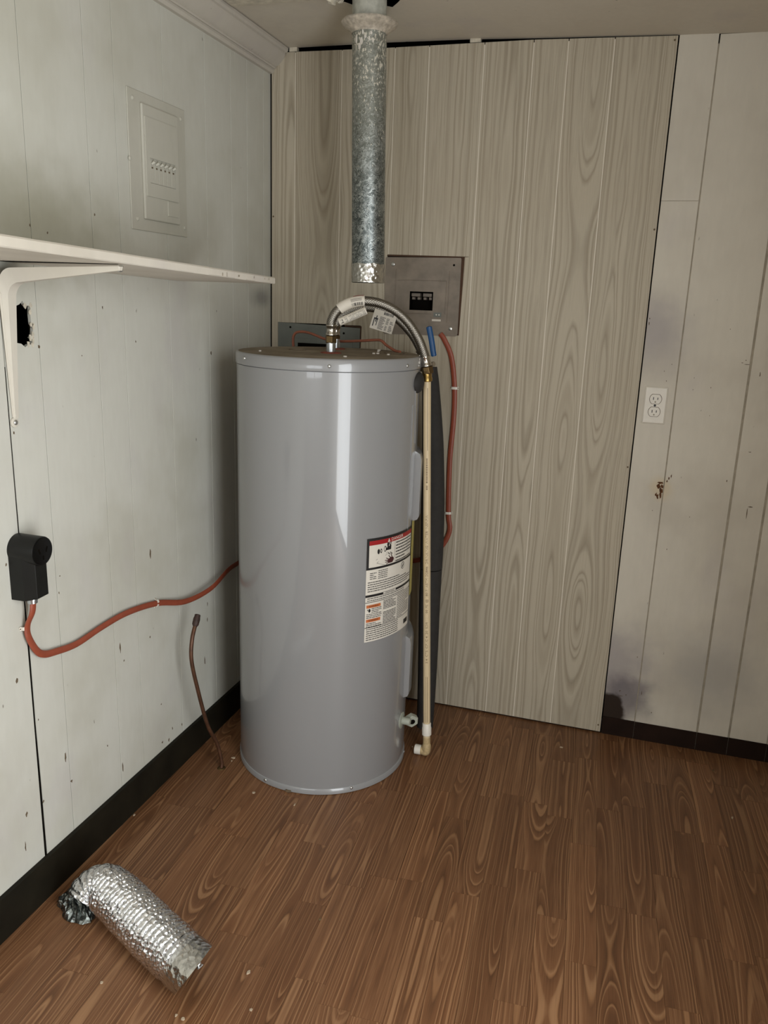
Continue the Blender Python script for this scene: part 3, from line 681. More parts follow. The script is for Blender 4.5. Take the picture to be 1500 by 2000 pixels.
# pictogram: bursting parts above a scalded hand
def disc(mb, u, v, ru, rv, lift, n_=14): wrap_poly(mb, [(u + ru * math.cos(2 * PI * k / n_), v + rv * math.sin(2 * PI * k / n_)) for k in range(n_)], lift)
disc(ink, 0.0385, 0.262, 0.0042, 0.0075, L1); disc(ink, 0.0475, 0.2625, 0.0034, 0.0065, L1); disc(wht, 0.0475, 0.2625, 0.0012, 0.0035, L2)
disc(ink, 0.0615, 0.266, 0.0050, 0.0085, L1); disc(wht, 0.0605, 0.266, 0.0028, 0.006, L2)
wrap_poly(ink, [(0.064, 0.261), (0.084, 0.261), (0.085, 0.273), (0.080, 0.276), (0.078, 0.272), (0.070, 0.272), (0.068, 0.268), (0.064, 0.268)], L2)
disc(ink, 0.0725, 0.2775, 0.0040, 0.0065, L1); disc(ink, 0.0815, 0.279, 0.0042, 0.0058, L1); disc(wht, 0.0815, 0.279, 0.0014, 0.003, L2)
for k in range(6): disc(gry, 0.074 + 0.003 * k, 0.252 - 0.002 * (k % 3), 0.0014, 0.0024, L1, 8)
for (ua, va, ub, vb) in [(0.030, 0.238, 0.072, 0.255), (0.033, 0.229, 0.070, 0.250), (0.033, 0.229, 0.062, 0.219)]:
    wrap_poly(gry, [(ua, va), (ub, vb), (ub, vb + 0.0008), (ua, va + 0.0008)], L1)
wrap_poly(hnd, [(0.072, 0.226), (0.078, 0.2215), (0.092, 0.2215), (0.0985, 0.229), (0.096, 0.236), (0.086, 0.238), (0.075, 0.234)], L1)
for (ua, va, ub, vb, w) in [(0.078, 0.232, 0.0665, 0.2385, .0016), (0.076, 0.230, 0.0625, 0.2325, .0016), (0.076, 0.227, 0.0635, 0.2265, .0015), (0.079, 0.224, 0.067, 0.2205, .0014), (0.090, 0.236, 0.0855, 0.2470, .0018), (0.084, 0.236, 0.076, 0.244, .0016)]:
    d = Vector((ub - ua, vb - va)).normalized(); nn = Vector((-d.y, d.x)) * w
    wrap_poly(hnd, [(ua - nn.x, va - nn.y), (ub - nn.x * .6, vb - nn.y * .6), (ub + d.x * .0015, vb + d.y * .0015), (ub + nn.x * .6, vb + nn.y * .6), (ua + nn.x, va + nn.y)], L2)
# data block
wrap_lines(gry, 0.012, 0.034, 0.203, 0.184, 0.0054, 0.0022, L1); wrap_lines(gry, 0.040, 0.074, 0.207, 0.183, 0.0054, 0.0022, L1, 0.4)
disc(ink, 0.146, 0.199, 0.0098, 0.0105, L1, 20); disc(wht, 0.146, 0.199, 0.0078, 0.0085, L2, 20); wrap_poly(ink, [(0.141, 0.196), (0.146, 0.193), (0.150, 0.203), (0.147, 0.205)], L3)
wrap_lines(gry, 0.006, 0.198, 0.177, 0.146, 0.0065, 0.0026, L1, 0.5)
wrap(ink, 0, LW, 0.1330, 0.1400, L1); wrap(wht, 0.060, 0.112, 0.1345, 0.139, L2); wrap_text(gry, 'IMPORTANT', 0.0052, 0.086, 0.1366, L3, 1.25)
wrap_lines(gry, 0.006, 0.16, 0.130, 0.121, 0.0063, 0.0024, L1, 0.5)
wrap(ink, 0, LW, 0.1168, 0.1184, L1)
for v in (0.110, 0.068):
    org = MB(); wrap(org, 0.004, 0.052, v - 0.009, v, L1); org.build('orange_band', M['orange_ink'], lb); wrap_text(ink, 'WARNING', 0.0062, 0.028, v - 0.0046, L2, 1.1)
disc(ink, 0.014, 0.0935, 0.0036, 0.0055, L1); wrap_poly(ink, [(0.006, 0.097), (0.009, 0.092), (0.0095, 0.098)], L1)
wrap_lines(gry, 0.021, 0.056, 0.0990, 0.087, 0.0051, 0.0022, L1); wrap_lines(gry, 0.004, 0.056, 0.0835, 0.073, 0.0051, 0.0022, L1, 0.4); wrap_lines(gry, 0.004, 0.056, 0.056, 0.045, 0.0051, 0.0022, L1)
wrap_lines(gry, 0.062, 0.116, 0.1135, 0.086, 0.0046, 0.0024, L1, 0.7); wrap_lines(gry, 0.062, 0.116, 0.080, 0.046, 0.0046, 0.0024, L1, 0.7); wrap_lines(gry, 0.122, 0.196, 0.1135, 0.046, 0.0054, 0.0021, L1, 0.4)
wrap(ink, 0, LW, 0.0420, 0.0436, L1)
wrap_lines(gry, 0.005, 0.13, 0.039, 0.004, 0.0063, 0.0026, L1, 0.45); wrap(ink, 0.166, 0.196, 0.012, 0.026, L1)
for nm, b_, mt in (('black_print', ink, 'ink'), ('grey_print', gry, 'grey_ink'), ('red_band', red, 'red_ink'), ('hand_symbol', hnd, 'hand_ink'), ('white_print', wht, 'label')):
    stuff(b_.build(nm, M[mt], lb))
mb = MB(); wrap(mb, LW + 0.003, LW + 0.13, 0.085, 0.315, 0.0012); mb.build('energy_label', M['yellow'], wh, smooth=True)

# crumbs and grit on the lid
crumb_at = ['white crumb near the left rim of the water heater lid', 'white crumb beside the right knock-out on the heater lid, farther one', 'white crumb close in front of the right knock-out on the heater lid', 'white crumb left of the pair in front of the right knock-out', 'white crumb right of the pair in front of the right knock-out', 'white crumb at the front rim of the heater lid, right of the front nipple', 'white crumb at the back of the heater lid beneath the hoses']
for i, (x, y) in enumerate([(0.216, -0.535), (0.477, -0.284), (0.504, -0.377), (0.497, -0.386), (0.543, -0.398), (0.476, -0.57), (0.461, -0.225)]):
    mb = MB().prism([(x + a, y + b, 1.2482) for a, b in blob(0.004, 0.0035, 7, 0.4)], (0.0005, 0, 0.0035))
    tag(mb.build('debris_crumb', M['crumb']), crumb_at[i], 'crumb', 'crumbs on the water heater')

# ------------------------------------------------------------------ braided hoses
def hose(pts, A, label, nut_mat):
    t = thing('flexible_hose', label, 'hose', A)
    p = smooth_path(pts, 8)
    MB().sweep(p, 0.0125, 20).build('braided_sleeve', M['braid'], t, smooth=True)
    for end, nxt in ((p[0], p[1]), (p[-1], p[-2])):
        d = (end - nxt).normalized(); c = end - d * 0.010
        MB().lathe([(0.0128, -.001), (0.0150, 0), (0.0150, 0.004), (0.0135, 0.006), (0.0135, 0.021), (0.0150, 0.023), (0.0150, 0.027), (0.0120, 0.029)], c, d, 24).build('ferrule', M['steel'], t, smooth=True, sharp=50)
        f = MB().lathe([(0.0150, 0), (0.0165, 0.001), (0.0165, 0.018), (0.0145, 0.0205)], c + d * 0.029, d, 6).build('nut', nut_mat, t, bevel=0.001)
    return t, p
h1 = [(0.392, -0.452, 1.315), (0.393, -0.452, 1.338), (0.408, -0.446, 1.365), (0.44, -0.435, 1.385), (0.476, -0.421, 1.392), (0.52, -0.406, 1.386), (0.561, -0.391, 1.366), (0.595, -0.378, 1.334), (0.622, -0.369, 1.292), (0.638, -0.363, 1.252), (0.6415, -0.362, 1.238)]
t1, p1 = hose(h1, (0.392, -0.452, 1.279), 'braided steel hose with curled paper tag, arching from heater to cream pipe', M['dull_brass'])
h2 = [(0.336, -0.265, 1.309), (0.338, -0.265, 1.322), (0.350, -0.262, 1.345), (0.385, -0.253, 1.366), (0.43, -0.243, 1.373), (0.482, -0.231, 1.363), (0.524, -0.221, 1.335), (0.558, -0.213, 1.300), (0.579, -0.208, 1.267), (0.588, -0.206, 1.2475)]
t2, p2 = hose(h2, (0.336, -0.265, 1.279), 'rear braided steel hose running beneath the tagged one to the blue-handled valve', M['dull_brass'])

# paper tag wrapped round the front hose, with a curled free flap
def tag_sheet(name, origin, ux, uy, w, h, curl, parent, lines=True, logo=True, bar=None):
    ux, uy = Vector(ux).normalized(), Vector(uy).normalized(); nz = ux.cross(uy).normalized(); O = Vector(origin)
    if nz.y > 0: nz = -nz                                           # towards the room
    def P_(u, v, lift=0.0):
        q = v / h; return O + ux * u + uy * v + nz * (curl * 4 * q * (1 - q) * 0.5 + lift)
    mb = MB(); N_ = 10
    for i in range(N_ + 1):
        for u in (0, w): mb.v.append(P_(u, h * i / N_))
    for i in range(N_): mb.f.append((2 * i, 2 * i + 1, 2 * i + 3, 2 * i + 2))
    o = mb.build(name, M['paper'], parent, smooth=True)
    g, k = MB(), MB()
    def q4(b_, u0, u1, v0, v1):
        oo = len(b_.v); b_.v += [P_(u0, v0, .0006), P_(u1, v0, .0006), P_(u1, v1, .0006), P_(u0, v1, .0006)]; b_.f.append((oo, oo + 1, oo + 2, oo + 3))
    if bar:
        u = bar[0]
        while u < bar[1]:
            ww = random.choice((0.0006, 0.0010, 0.0016)); q4(k, u, min(u + ww, bar[1]), bar[2], bar[3]); u += ww + random.choice((0.0006, 0.0009))
    if logo:
        q4(k, w * .08, w * .12, h * .42, h * .86); q4(k, w * .12, w * .26, h * .42, h * .50); q4(k, w * .16, w * .20, h * .30, h * .62); q4(k, w * .22, w * .25, h * .48, h * .80)
    if lines:
        v = h * 0.30
        while v < h * 0.93:
            for (a0, a1) in ((.32, .58), (.62, .76), (.79, .96)):
                if random.random() < .9: q4(g, w * a0, w * (a0 + (a1 - a0) * random.uniform(.6, 1)), v, v + h * 0.025)
            v += h * 0.055
    if k.v: k.build('black_print', M['ink'], o)
    if g.v: g.build('grey_print', M['grey_ink'], o)
    return o
# sleeve of the tag hugging the hose
i0 = min(range(len(p1)), key=lambda i: (p1[i] - Vector((0.412, -0.445, 1.368))).length); i1 = min(range(len(p1)), key=lambda i: (p1[i] - Vector((0.478, -0.42, 1.392))).length)
sl = MB().sweep(p1[i0:i1 + 1], 0.0150, 20, caps=False).build('paper_tag', M['paper'], t1, smooth=True)
# print bands on the sleeve: a red edge and a bar code
seg = p1[i0:i1 + 1]
def on_sleeve(mb, f0, f1, a0, a1, r=0.0154):
    oo = len(mb.v); N_ = 6
    for i in range(N_ + 1):
        f = f0 + (f1 - f0) * i / N_; x = f * (len(seg) - 1); j = min(int(x), len(seg) - 2); c = seg[j].lerp(seg[j + 1], x - j); tt = (seg[j + 1] - seg[j]).normalized()
        up_ = (Vector((0, 0, 1)) - tt * tt.z).normalized(); fr = tt.cross(up_); fr = fr if fr.y < 0 else -fr
        for a_ in (a0, (a0 + a1) / 2, a1): mb.v.append(c + up_ * (r * math.sin(a_)) + fr * (r * math.cos(a_)))
    for i in range(N_):
        for e in (0, 1): mb.f.append((oo + 3 * i + e, oo + 3 * i + e + 1, oo + 3 * i + e + 4, oo + 3 * i + e + 3))
mb = MB(); on_sleeve(mb, 0.62, 0.98, 1.15, 1.7); mb.build('red_print', M['red_ink'], sl)
mb = MB(); f = 0.50
while f < 0.93: on_sleeve(mb, f, f + random.choice((.012, .02, .03)), -0.75, -0.15); f += 0.042
mb.build('bar_print', M['ink'], sl)
mb = MB()
for aa in (0.1, 0.25, 0.4, 0.55): on_sleeve(mb, 0.5, 0.9, aa, aa + .05)
mb.build('grey_print', M['grey_ink'], sl)
# rolled free end of the tag below the sleeve
d1 = (Vector((0.487, -0.44, 1.372)) - Vector((0.418, -0.465, 1.338))); roll0 = Vector((0.418, -0.462, 1.333))
rl = MB().sweep([roll0 + d1 * (k / 8) for k in range(9)], 0.0105, 18, caps=False).build('paper_roll', M['paper'], t1, smooth=True)
dn = d1.normalized(); uo = (Vector((0, 0, 1)) - dn * dn.z).normalized(); fo = dn.cross(uo); fo = fo if fo.y < 0 else -fo
g = MB()
for k in range(15):
    if k in (2,): continue
    a_ = -0.9 + 0.0 * k
    for aa in [(-0.8 + 0.17 * j) for j in range(9)]:
        s0 = 0.22 + 0.05 * k
        if s0 > 0.95 or random.random() < .2: continue
        q = []
        for (ss, a2) in ((s0, aa), (s0 + .036, aa), (s0 + .036, aa + .07), (s0, aa + .07)):
            q.append(roll0 + d1 * ss + (uo * math.sin(a2) + fo * math.cos(a2)) * 0.0108)
        g.add(q, [(0, 1, 2, 3)])
g.build('grey_print', M['grey_ink'], rl)
g = MB()
for (s0, s1, a0, a1) in ((.07, .10, -.5, .3), (.10, .16, -.5, -.3), (.12, .15, -.1, .4)):
    g.add([roll0 + d1 * ss + (uo * math.sin(a2) + fo * math.cos(a2)) * 0.0108 for ss, a2 in ((s0, a0), (s1, a0), (s1, a1), (s0, a1))], [(0, 1, 2, 3)])
g.build('black_print', M['ink'], rl)
# flat tag hanging from the rear hose
tg = tag_sheet('paper_tag', (0.453, -0.252, 1.3715), (0.064, 0.012, -0.017), (-0.016, 0.0, -0.055), 0.069, 0.058, 0.004, t2, bar=(0.030, 0.060, 0.002, 0.010))

# ------------------------------------------------------------------ cream plastic supply pipe
cp = thing('plastic_pipe', 'slim cream plastic water pipe rising right of the water heater', 'pipe', (0.702, -0.355, 0))
top, bot = Vector((0.6475, -0.360, 1.186)), Vector((0.7015, -0.353, 0.024))
ax = (top - bot).normalized()
MB().sweep([bot, top], 0.0111, 24).build('pipe', M['cpvc'], cp, smooth=True)
MB().lathe([(0.0125, -0.002), (0.0150, 0.0), (0.0150, 0.009), (0.0138, 0.011), (0.0138, 0.024), (0.0155, 0.026)], top - ax * 0.006, ax, 24).build('adapter', M['brass'], cp, smooth=True, sharp=40)
cpl = bot + ax * 0.078
MB().lathe([(0.0122, -0.026), (0.0148, -0.024), (0.0148, 0.000), (0.0136, 0.002), (0.0136, 0.014), (0.0120, 0.016)], cpl, ax, 24).build('coupling', M['white_plastic'], cp, smooth=True, sharp=40)
el = smooth_path([bot + ax * 0.045, bot + ax * 0.016, Vector((0.699, -0.352, 0.018)), Vector((0.690, -0.350, 0.0165)), Vector((0.678, -0.347, 0.0165))], 6)
MB().sweep(el, [0.0118] * 6 + [0.0140] * (len(el) - 6), 20).build('elbow', M['cpvc_dirty'], cp, smooth=True)
MB().lathe([(0.0118, 0), (0.0155, 0.001), (0.0155, 0.020), (0.0118, 0.022), (0.008, 0.018)], (0.683, -0.3485, 0.0168), (-0.95, -0.02, 0.0), 20).build('end_fitting', M['white_plastic'], cp, smooth=True, sharp=40)
# printing along the pipe: stripe, text, stripe
vd = Vector((1.208, -2.6, 0)) - Vector((0.68, -0.355, 0)); fr = (vd - ax * vd.dot(ax)).normalized(); sd = ax.cross(fr)
pr = MB(); Lp = (top - bot).length
def on_pipe(mb, s0, s1, w0, w1):
    q = []
    for s_, w in ((s0, w0), (s1, w0), (s1, w1), (s0, w1)):
        a_ = w / 0.0111; q.append(bot + ax * s_ + (fr * math.cos(a_) + sd * math.sin(a_)) * 0.01125)
    mb.add(q, [(0, 1, 2, 3)])
for s0, s1 in ((0.10, 0.255), (0.96, Lp - 0.025)): on_pipe(pr, s0, s1, 0.0012, 0.0024); 
on_pipe(pr, 0.10, 0.255, -0.0032, -0.0024)
vs_, fs_ = text_mesh('3/4  CTS  CPVC 4120  SDR 11  100 PSI @ 180 F  ASTM D2846  DRINKING WATER  NSF-PW', 0.0088)
o0 = len(pr.v); ln = max(v[0] for v in vs_) - min(v[0] for v in vs_); k = 0.47 / ln
for x, y in vs_:
    a_ = -y * 1.15 / 0.0111 + 0.02; pr.v.append(bot + ax * (0.535 + x * k) + (fr * math.cos(a_) + sd * math.sin(a_)) * 0.01125)
pr.f += [tuple(i + o0 for i in f) for f in fs_]
for s0, s1 in ((0.845, 0.856), (0.865, 0.935)): 
    x = s0
    while x < s1: w = random.uniform(.002, .005); on_pipe(pr, x, x + w, -0.002, 0.002); x += w + .0015
stuff(pr.build('print', M['pipe_ink'], cp))

# second pipe sleeved in foam, with the blue ball valve on top
def foam(path, rad, label):
    t = MB()
    t.sweep(smooth_path(path, 6), [r for r in rad for _ in range(6)][:(len(path) - 1) * 6 + 1], 28)
    return t.build('foam_sleeve', M['foam'], smooth=True, sharp=50)
def foam_rad(rs):
    out = []
    for a, b in zip(rs, rs[1:]): out += [a + (b - a) * k / 6 for k in range(6)]
    return out + [rs[-1]]
def foam_sleeve(path, rs, label):
    mb = MB().sweep(smooth_path(path, 6), foam_rad(rs), 28); return tag(mb.build('foam_sleeve', M['foam'], smooth=True, sharp=50), label, 'pipe insulation')
foam_sleeve([(0.614, -0.200, 1.205), (0.621, -0.2, 1.14), (0.635, -0.2, 0.98), (0.645, -0.2, 0.80), (0.649, -0.2, 0.66), (0.650, -0.2, 0.5765)], [0.0225, 0.0265, 0.033, 0.0365, 0.0365, 0.0355], 'upper charcoal foam sleeve, tapered at its top, behind the cream pipe')
foam_sleeve([(0.650, -0.200, 0.5735), (0.651, -0.2, 0.45), (0.654, -0.2, 0.30), (0.656, -0.2, 0.15), (0.656, -0.2, 0.018)], [0.0350, 0.034, 0.0325, 0.030, 0.0275], 'lower charcoal foam sleeve, standing on the floor behind the cream pipe')
bv = thing('ball_valve', 'ball valve with upright blue lever handle at the rear hose end', 'valve', (0.600, -0.204, 1.208))
MB().lathe([(0.014, 0), (0.0165, 0.002), (0.0165, 0.012), (0.019, 0.016), (0.019, 0.030), (0.0155, 0.033), (0.0145, 0.040)], (0.603, -0.203, 1.195), (-0.25, 0, 0.97), 20).build('body', M['dull_brass'], bv, smooth=True, sharp=35)
MB().lathe([(0.006, 0), (0.006, 0.022), (0.0075, 0.022), (0.0075, 0.028)], (0.608, -0.208, 1.217), (0.85, -0.5, 0), 10).build('stem', M['steel'], bv, smooth=True, sharp=40)
lv = [(0.631, -0.222, 1.240), (0.6275, -0.222, 1.254), (0.621, -0.221, 1.285), (0.6135, -0.22, 1.314), (0.6105, -0.22, 1.326)]
MB().sweep(smooth_path(lv, 5), [0.006] + [0.0085] * 19 + [0.004], 12, [0.003] + [0.0042] * 19 + [0.002], up=(0.95, 0.30, 0.1)).build('lever', M['blue'], bv, smooth=True)

# ------------------------------------------------------------------ orange power cable round the corner
cl = [((0.032, -1.262, 0.748), (1, 0, 0)), ((0.028, -1.263, 0.722), (1, 0, 0)), ((0.012, -1.262, 0.690), (1, 0, 0)), ((0.010, -1.259, 0.662), (1, 0, 0)), ((0.010, -1.238, 0.621), (1, 0, 0)), ((0.010, -1.215, 0.603), (1, 0, 0)), ((0.009, -1.178, 0.593), (1, 0, 0)), ((0.009, -1.103, 0.582), (1, 0, 0)), ((0.009, -1.004, 0.587), (1, 0, 0)), ((0.009, -0.896, 0.585), (1, 0, 0)), ((0.008, -0.758, 0.561), (1, 0, 0)), ((0.018, -0.63, 0.522), (1, 0, 0)), ((0.030, -0.50, 0.520), (1, 0, 0)), ((0.025, -0.375, 0.541), (1, 0, 0)), ((0.016, -0.272, 0.536), (1, 0, 0)), ((0.014, -0.12, 0.53), (1, 0, 0)), ((0.022, -0.035, 0.53), (0.7, -0.7, 0)), ((0.07, -0.017, 0.53), (0, -1, 0)), ((0.25, -0.014, 0.53), (0, -1, 0)), ((0.45, -0.014, 0.524), (0, -1, 0)), ((0.539, -0.014, 0.529), (0, -1, 0)), ((0.598, -0.014, 0.553), (0, -1, 0)), ((0.644, -0.014, 0.600), (0, -1, 0)), ((0.664, -0.013, 0.655), (0, -1, 0)), ((0.656, -0.012, 0.715), (0, -1, 0)), ((0.651, -0.012, 0.89), (0, -1, 0)), ((0.656, -0.012, 1.026), (0, -1, 0)), ((0.653, -0.012, 1.13), (0, -1, 0)), ((0.638, -0.013, 1.225), (0, -1, 0)), ((0.612, -0.012, 1.279), (0, -1, 0)), ((0.597, -0.0105, 1.298), (0, -1, 0))]
pth = smooth_path([c[0] for c in cl], 6); ups = smooth_path([c[1] for c in cl], 6)
tag(MB().sweep(pth, 0.0043, 14, 0.0083, up=ups).build('power_cable', M['cable'], smooth=True), 'orange flat electrical cable clipped along both walls behind the heater', 'cable')
# clips: white nail-down straps
def clip_obj(c, across, nrm, label, tail=None):
    t = thing('cable_clip', label, 'cable clip', c, 'white cable clips'); c = Vector(c); A = Vector(across).normalized(); N_ = Vector(nrm); Cx = A.cross(N_)
    t.pop('group')
    sec = [(-0.0135, 0.001), (-0.0095, 0.0015), (-0.0085, 0.0085), (-0.004, 0.0105), (0.004, 0.0105), (0.0085, 0.0085), (0.0095, 0.0015), (0.0135, 0.001), (0.0135, 0.0025), (0.0105, 0.0030), (0.0098, 0.0095), (0.0045, 0.0120), (-0.0045, 0.0120), (-0.0098, 0.0095), (-0.0105, 0.0030), (-0.0135, 0.0025)]
    mb = MB(); n_ = len(sec)
    for w in (-0.004, 0.004): mb.v += [c + A * a + N_ * b + Cx * w for a, b in sec]
    mb.f += [(i, (i + 1) % n_, n_ + (i + 1) % n_, n_ + i) for i in range(n_)]
    for i in range(n_ // 2 - 1): mb.f += [(i, i + 1, n_ - 2 - i, n_ - 1 - i), (n_ + i, n_ + n_ - 1 - i, n_ + n_ - 2 - i, n_ + i + 1)]
    mb.build('strap', M['white_plastic'], t)
    for s_ in (-1, 1): MB().lathe([(0.0016, 0), (0.0016, 0.001), (0.0006, 0.0014)], c + A * (0.0118 * s_) + N_ * 0.0024, N_, 8).build('nail', M['chip'], t)
clip_obj((0, -1.2615, 0.686), (0, 1, 0.12), (1, 0, 0), 'white cable clip just below the black outlet box')
clip_obj((0, -0.760, 0.5615), (0, 0.15, 1), (1, 0, 0), 'white cable clip midway along the cable on the left wall')
clip_obj((0.653, -0.006, 1.129), (1, 0, 0), (0, -1, 0), 'upper white cable clip on the pale panel')
clip_obj((0.6555, -0.006, 0.712), (1, 0, 0.05), (0, -1, 0), 'lower white cable clip on the pale panel, beside the foam sleeve')

# thin faded cable looping over the heater
wr_ = [(0.176, -0.205, 1.05), (0.176, -0.207, 1.20), (0.172, -0.207, 1.262), (0.176, -0.207, 1.282), (0.190, -0.207, 1.291), (0.225, -0.208, 1.290), (0.285, -0.213, 1.273), (0.335, -0.222, 1.270), (0.40, -0.235, 1.2745), (0.455, -0.245, 1.280), (0.475, -0.25, 1.279), (0.495, -0.262, 1.267), (0.528, -0.285, 1.2545), (0.548, -0.300, 1.2525)]
tag(MB().sweep(smooth_path(wr_, 6), 0.0040, 12, 0.0050).build('thin_cable', M['cable_faded'], smooth=True), 'thin faded orange cable looped over the back of the water heater top', 'cable')

# ------------------------------------------------------------------ black surface outlet on the left wall
do = thing('dryer_outlet', 'black plastic surface-mount power outlet box on the left wall', 'outlet', (0, -1.258, 0.76))
sec = [(0, -1.2885), (0.033, -1.2875), (0.0575, -1.277), (0.0575, -1.243), (0.040, -1.232), (0, -1.230)]
mb = MB(); n_ = len(sec)
zb = [0.757, 0.757, 0.762, 0.763, 0.760, 0.759]; zt = [0.866, 0.866, 0.842, 0.842, 0.866, 0.866]
mb.add([(x, y, z) for (x, y), z in zip(sec, zb)] + [(x, y, z) for (x, y), z in zip(sec, zt)], [tuple(range(n_))[::-1], tuple(range(n_, 2 * n_))] + [(i, (i + 1) % n_, n_ + (i + 1) % n_, n_ + i) for i in range(n_)])
mb.build('housing', M['black_plastic'], do, bevel=0.0012)
MB().lathe([(0.0315, 0), (0.0315, 0.060), (0.0305, 0.0625)], (0, -1.2585, 0.8635), (1, 0, 0), 40).build('barrel', M['black_plastic'], do, smooth=True)
fc = MB().lathe([(0.0290, 0), (0.0290, 0.0015), (0.027, 0.002)], (0.0622, -1.2585, 0.8635), (1, 0, 0), 36).build('socket_face', M['black_gloss'], do, smooth=True)
for (dy, dz, w, h, rot_) in [(-0.011, 0.002, 0.0022, 0.012, 0.35), (0.011, 0.002, 0.0022, 0.012, -0.35), (0.0, -0.014, 0.0022, 0.009, 0)]:
    cs, sn = math.cos(rot_), math.sin(rot_)
    mb = MB().prism([(0.0640, -1.2585 + dy + a * cs - b * sn, 0.8635 + dz + a * sn + b * cs) for a, b in ((-w, -h / 2), (w, -h / 2), (w, h / 2), (-w, h / 2))], (0.0004, 0, 0)); mb.build('slot', M['void'], fc)
MB().lathe([(0.013, 0), (0.013, 0.005), (0.0105, 0.006), (0.0105, 0.014)], (0.030, -1.2615, 0.7595), (0, 0, -1), 18).build('cable_connector', M['zinc'], do, smooth=True, sharp=40)

# ------------------------------------------------------------------ copper stub
cs_ = thing('copper_stub', 'bent copper tube stub with dark cap rising from floor at left wall', 'pipe', (0.13, -0.636, 0))
cpth = smooth_path([(0.130, -0.636, 0.001), (0.1285, -0.634, 0.025), (0.120, -0.643, 0.085), (0.110, -0.68, 0.166), (0.095, -0.705, 0.291), (0.085, -0.717, 0.384), (0.082, -0.706, 0.442), (0.080, -0.680, 0.483)], 8)
MB().sweep(cpth, 0.0058, 14).build('tube', M['copper'], cs_, smooth=True)
dd = (cpth[-1] - cpth[-3]).normalized()
MB().lathe([(0.0062, -0.004), (0.0095, 0.002), (0.0100, 0.018), (0.0085, 0.024), (0.0085, 0.030), (0.006, 0.0315)], cpth[-1] - dd * 0.006, dd, 12).build('cap', M['copper_cap'], cs_, smooth=True, sharp=45)
MB().lathe([(0.013, 0), (0.011, 0.002), (0.007, 0.003)], (0.1295, -0.636, 0.0), (0, 0, 1), 14).build('floor_ring', M['dull_brass'], cs_, smooth=True)

# ------------------------------------------------------------------ vent pipe hanging from the ceiling
vp = thing('vent_pipe', 'galvanised vent pipe hanging from the ceiling above the water heater', 'pipe', (0.444, -0.372, 2.15))
vb, vt = Vector((0.4615, -0.352, 1.442)), Vector((0.4445, -0.356, 2.20)); va = (vt - vb).normalized()
Lv = (vt - vb).length; RV = 0.0455
def vpt(z): return vb + va * (z - vb.z) / va.z
MB().lathe([(RV, 0.02), (RV, (2.084 - vb.z))], vb, va, 64, caps=False).build('duct_wall', M['galv'], vp, smooth=True)
MB().lathe([(RV - .0007, (2.075 - vb.z)), (RV - .0007, Lv)], vb, va, 64, caps=False).build('upper_duct_wall', M['pipe_paint'], vp, smooth=True)
mb = MB(); N_, K_ = 64, 12                                          # foil tape round the open end
for i in range(K_ + 1):
    for k in range(N_):
        a_ = 2 * PI * k / N_; r = RV + 0.0007 + 0.0009 * abs(math.sin(k * 1.7 + i * 0.9)) * (0.5 if i < K_ else 0); e = Vector((math.cos(a_), math.sin(a_), 0))
        mb.v.append(vb + va * (0.050 * i / K_ + (0.0012 * math.sin(k * 0.6) if i == K_ else 0)) + e * r)
for i in range(K_):
    for k in range(N_): mb.f.append((i * N_ + k, i * N_ + (k + 1) % N_, (i + 1) * N_ + (k + 1) % N_, (i + 1) * N_ + k))
mb.build('foil_tape', M['tape'], vp, smooth=True)
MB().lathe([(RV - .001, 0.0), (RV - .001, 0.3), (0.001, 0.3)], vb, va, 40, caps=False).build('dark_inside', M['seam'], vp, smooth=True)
mb = MB(); pf = [(RV + .0008, 2.066), (RV + 0.002, 2.070), (RV + 0.008, 2.0755), (RV + 0.017, 2.081), (RV + 0.025, 2.0865), (RV + 0.0285, 2.091), (RV + 0.0275, 2.0945), (RV + 0.022, 2.0955), (RV + .001, 2.093)]
for r, z in pf:
    for k in range(64):
        a_ = 2 * PI * k / 64; rr = r + (0.0008 * math.sin(5 * a_ + z * 90) + 0.0008 * math.sin(11 * a_)) * (r - RV) / 0.028
        mb.v.append(vpt(z) + Vector((math.cos(a_), math.sin(a_), 0)) * rr)
for i in range(len(pf) - 1):
    for k in range(64): mb.f.append((i * 64 + k, i * 64 + (k + 1) % 64, (i + 1) * 64 + (k + 1) % 64, (i + 1) * 64 + k))
fl = mb.build('flange', M['flange'], vp, smooth=True)
for (ang, z, w, h) in [(-118, 2.045, 0.0035, 0.011), (-98, 2.040, 0.0050, 0.0075), (-105, 2.028, 0.0045, 0.0075), (-85, 2.049, 0.003, 0.004), (-72, 2.046, 0.0025, 0.006), (-60, 2.04, 0.002, 0.006), (-93, 2.060, 0.003, 0.005), (-66, 2.058, 0.003, 0.004)]:
    pts = []
    for a_, b_ in blob(w, h, 10, 0.2):
        aa = math.radians(ang) + a_ / RV; rr = RV + 0.0008 + max(0, (z + b_ - 2.062)) * 0.85; pts.append(vpt(z + b_) + Vector((math.cos(aa), math.sin(aa), 0)) * rr)
    MB().add(pts, [tuple(range(len(pts)))]).build('paint_drip', M['crumb'], vp)

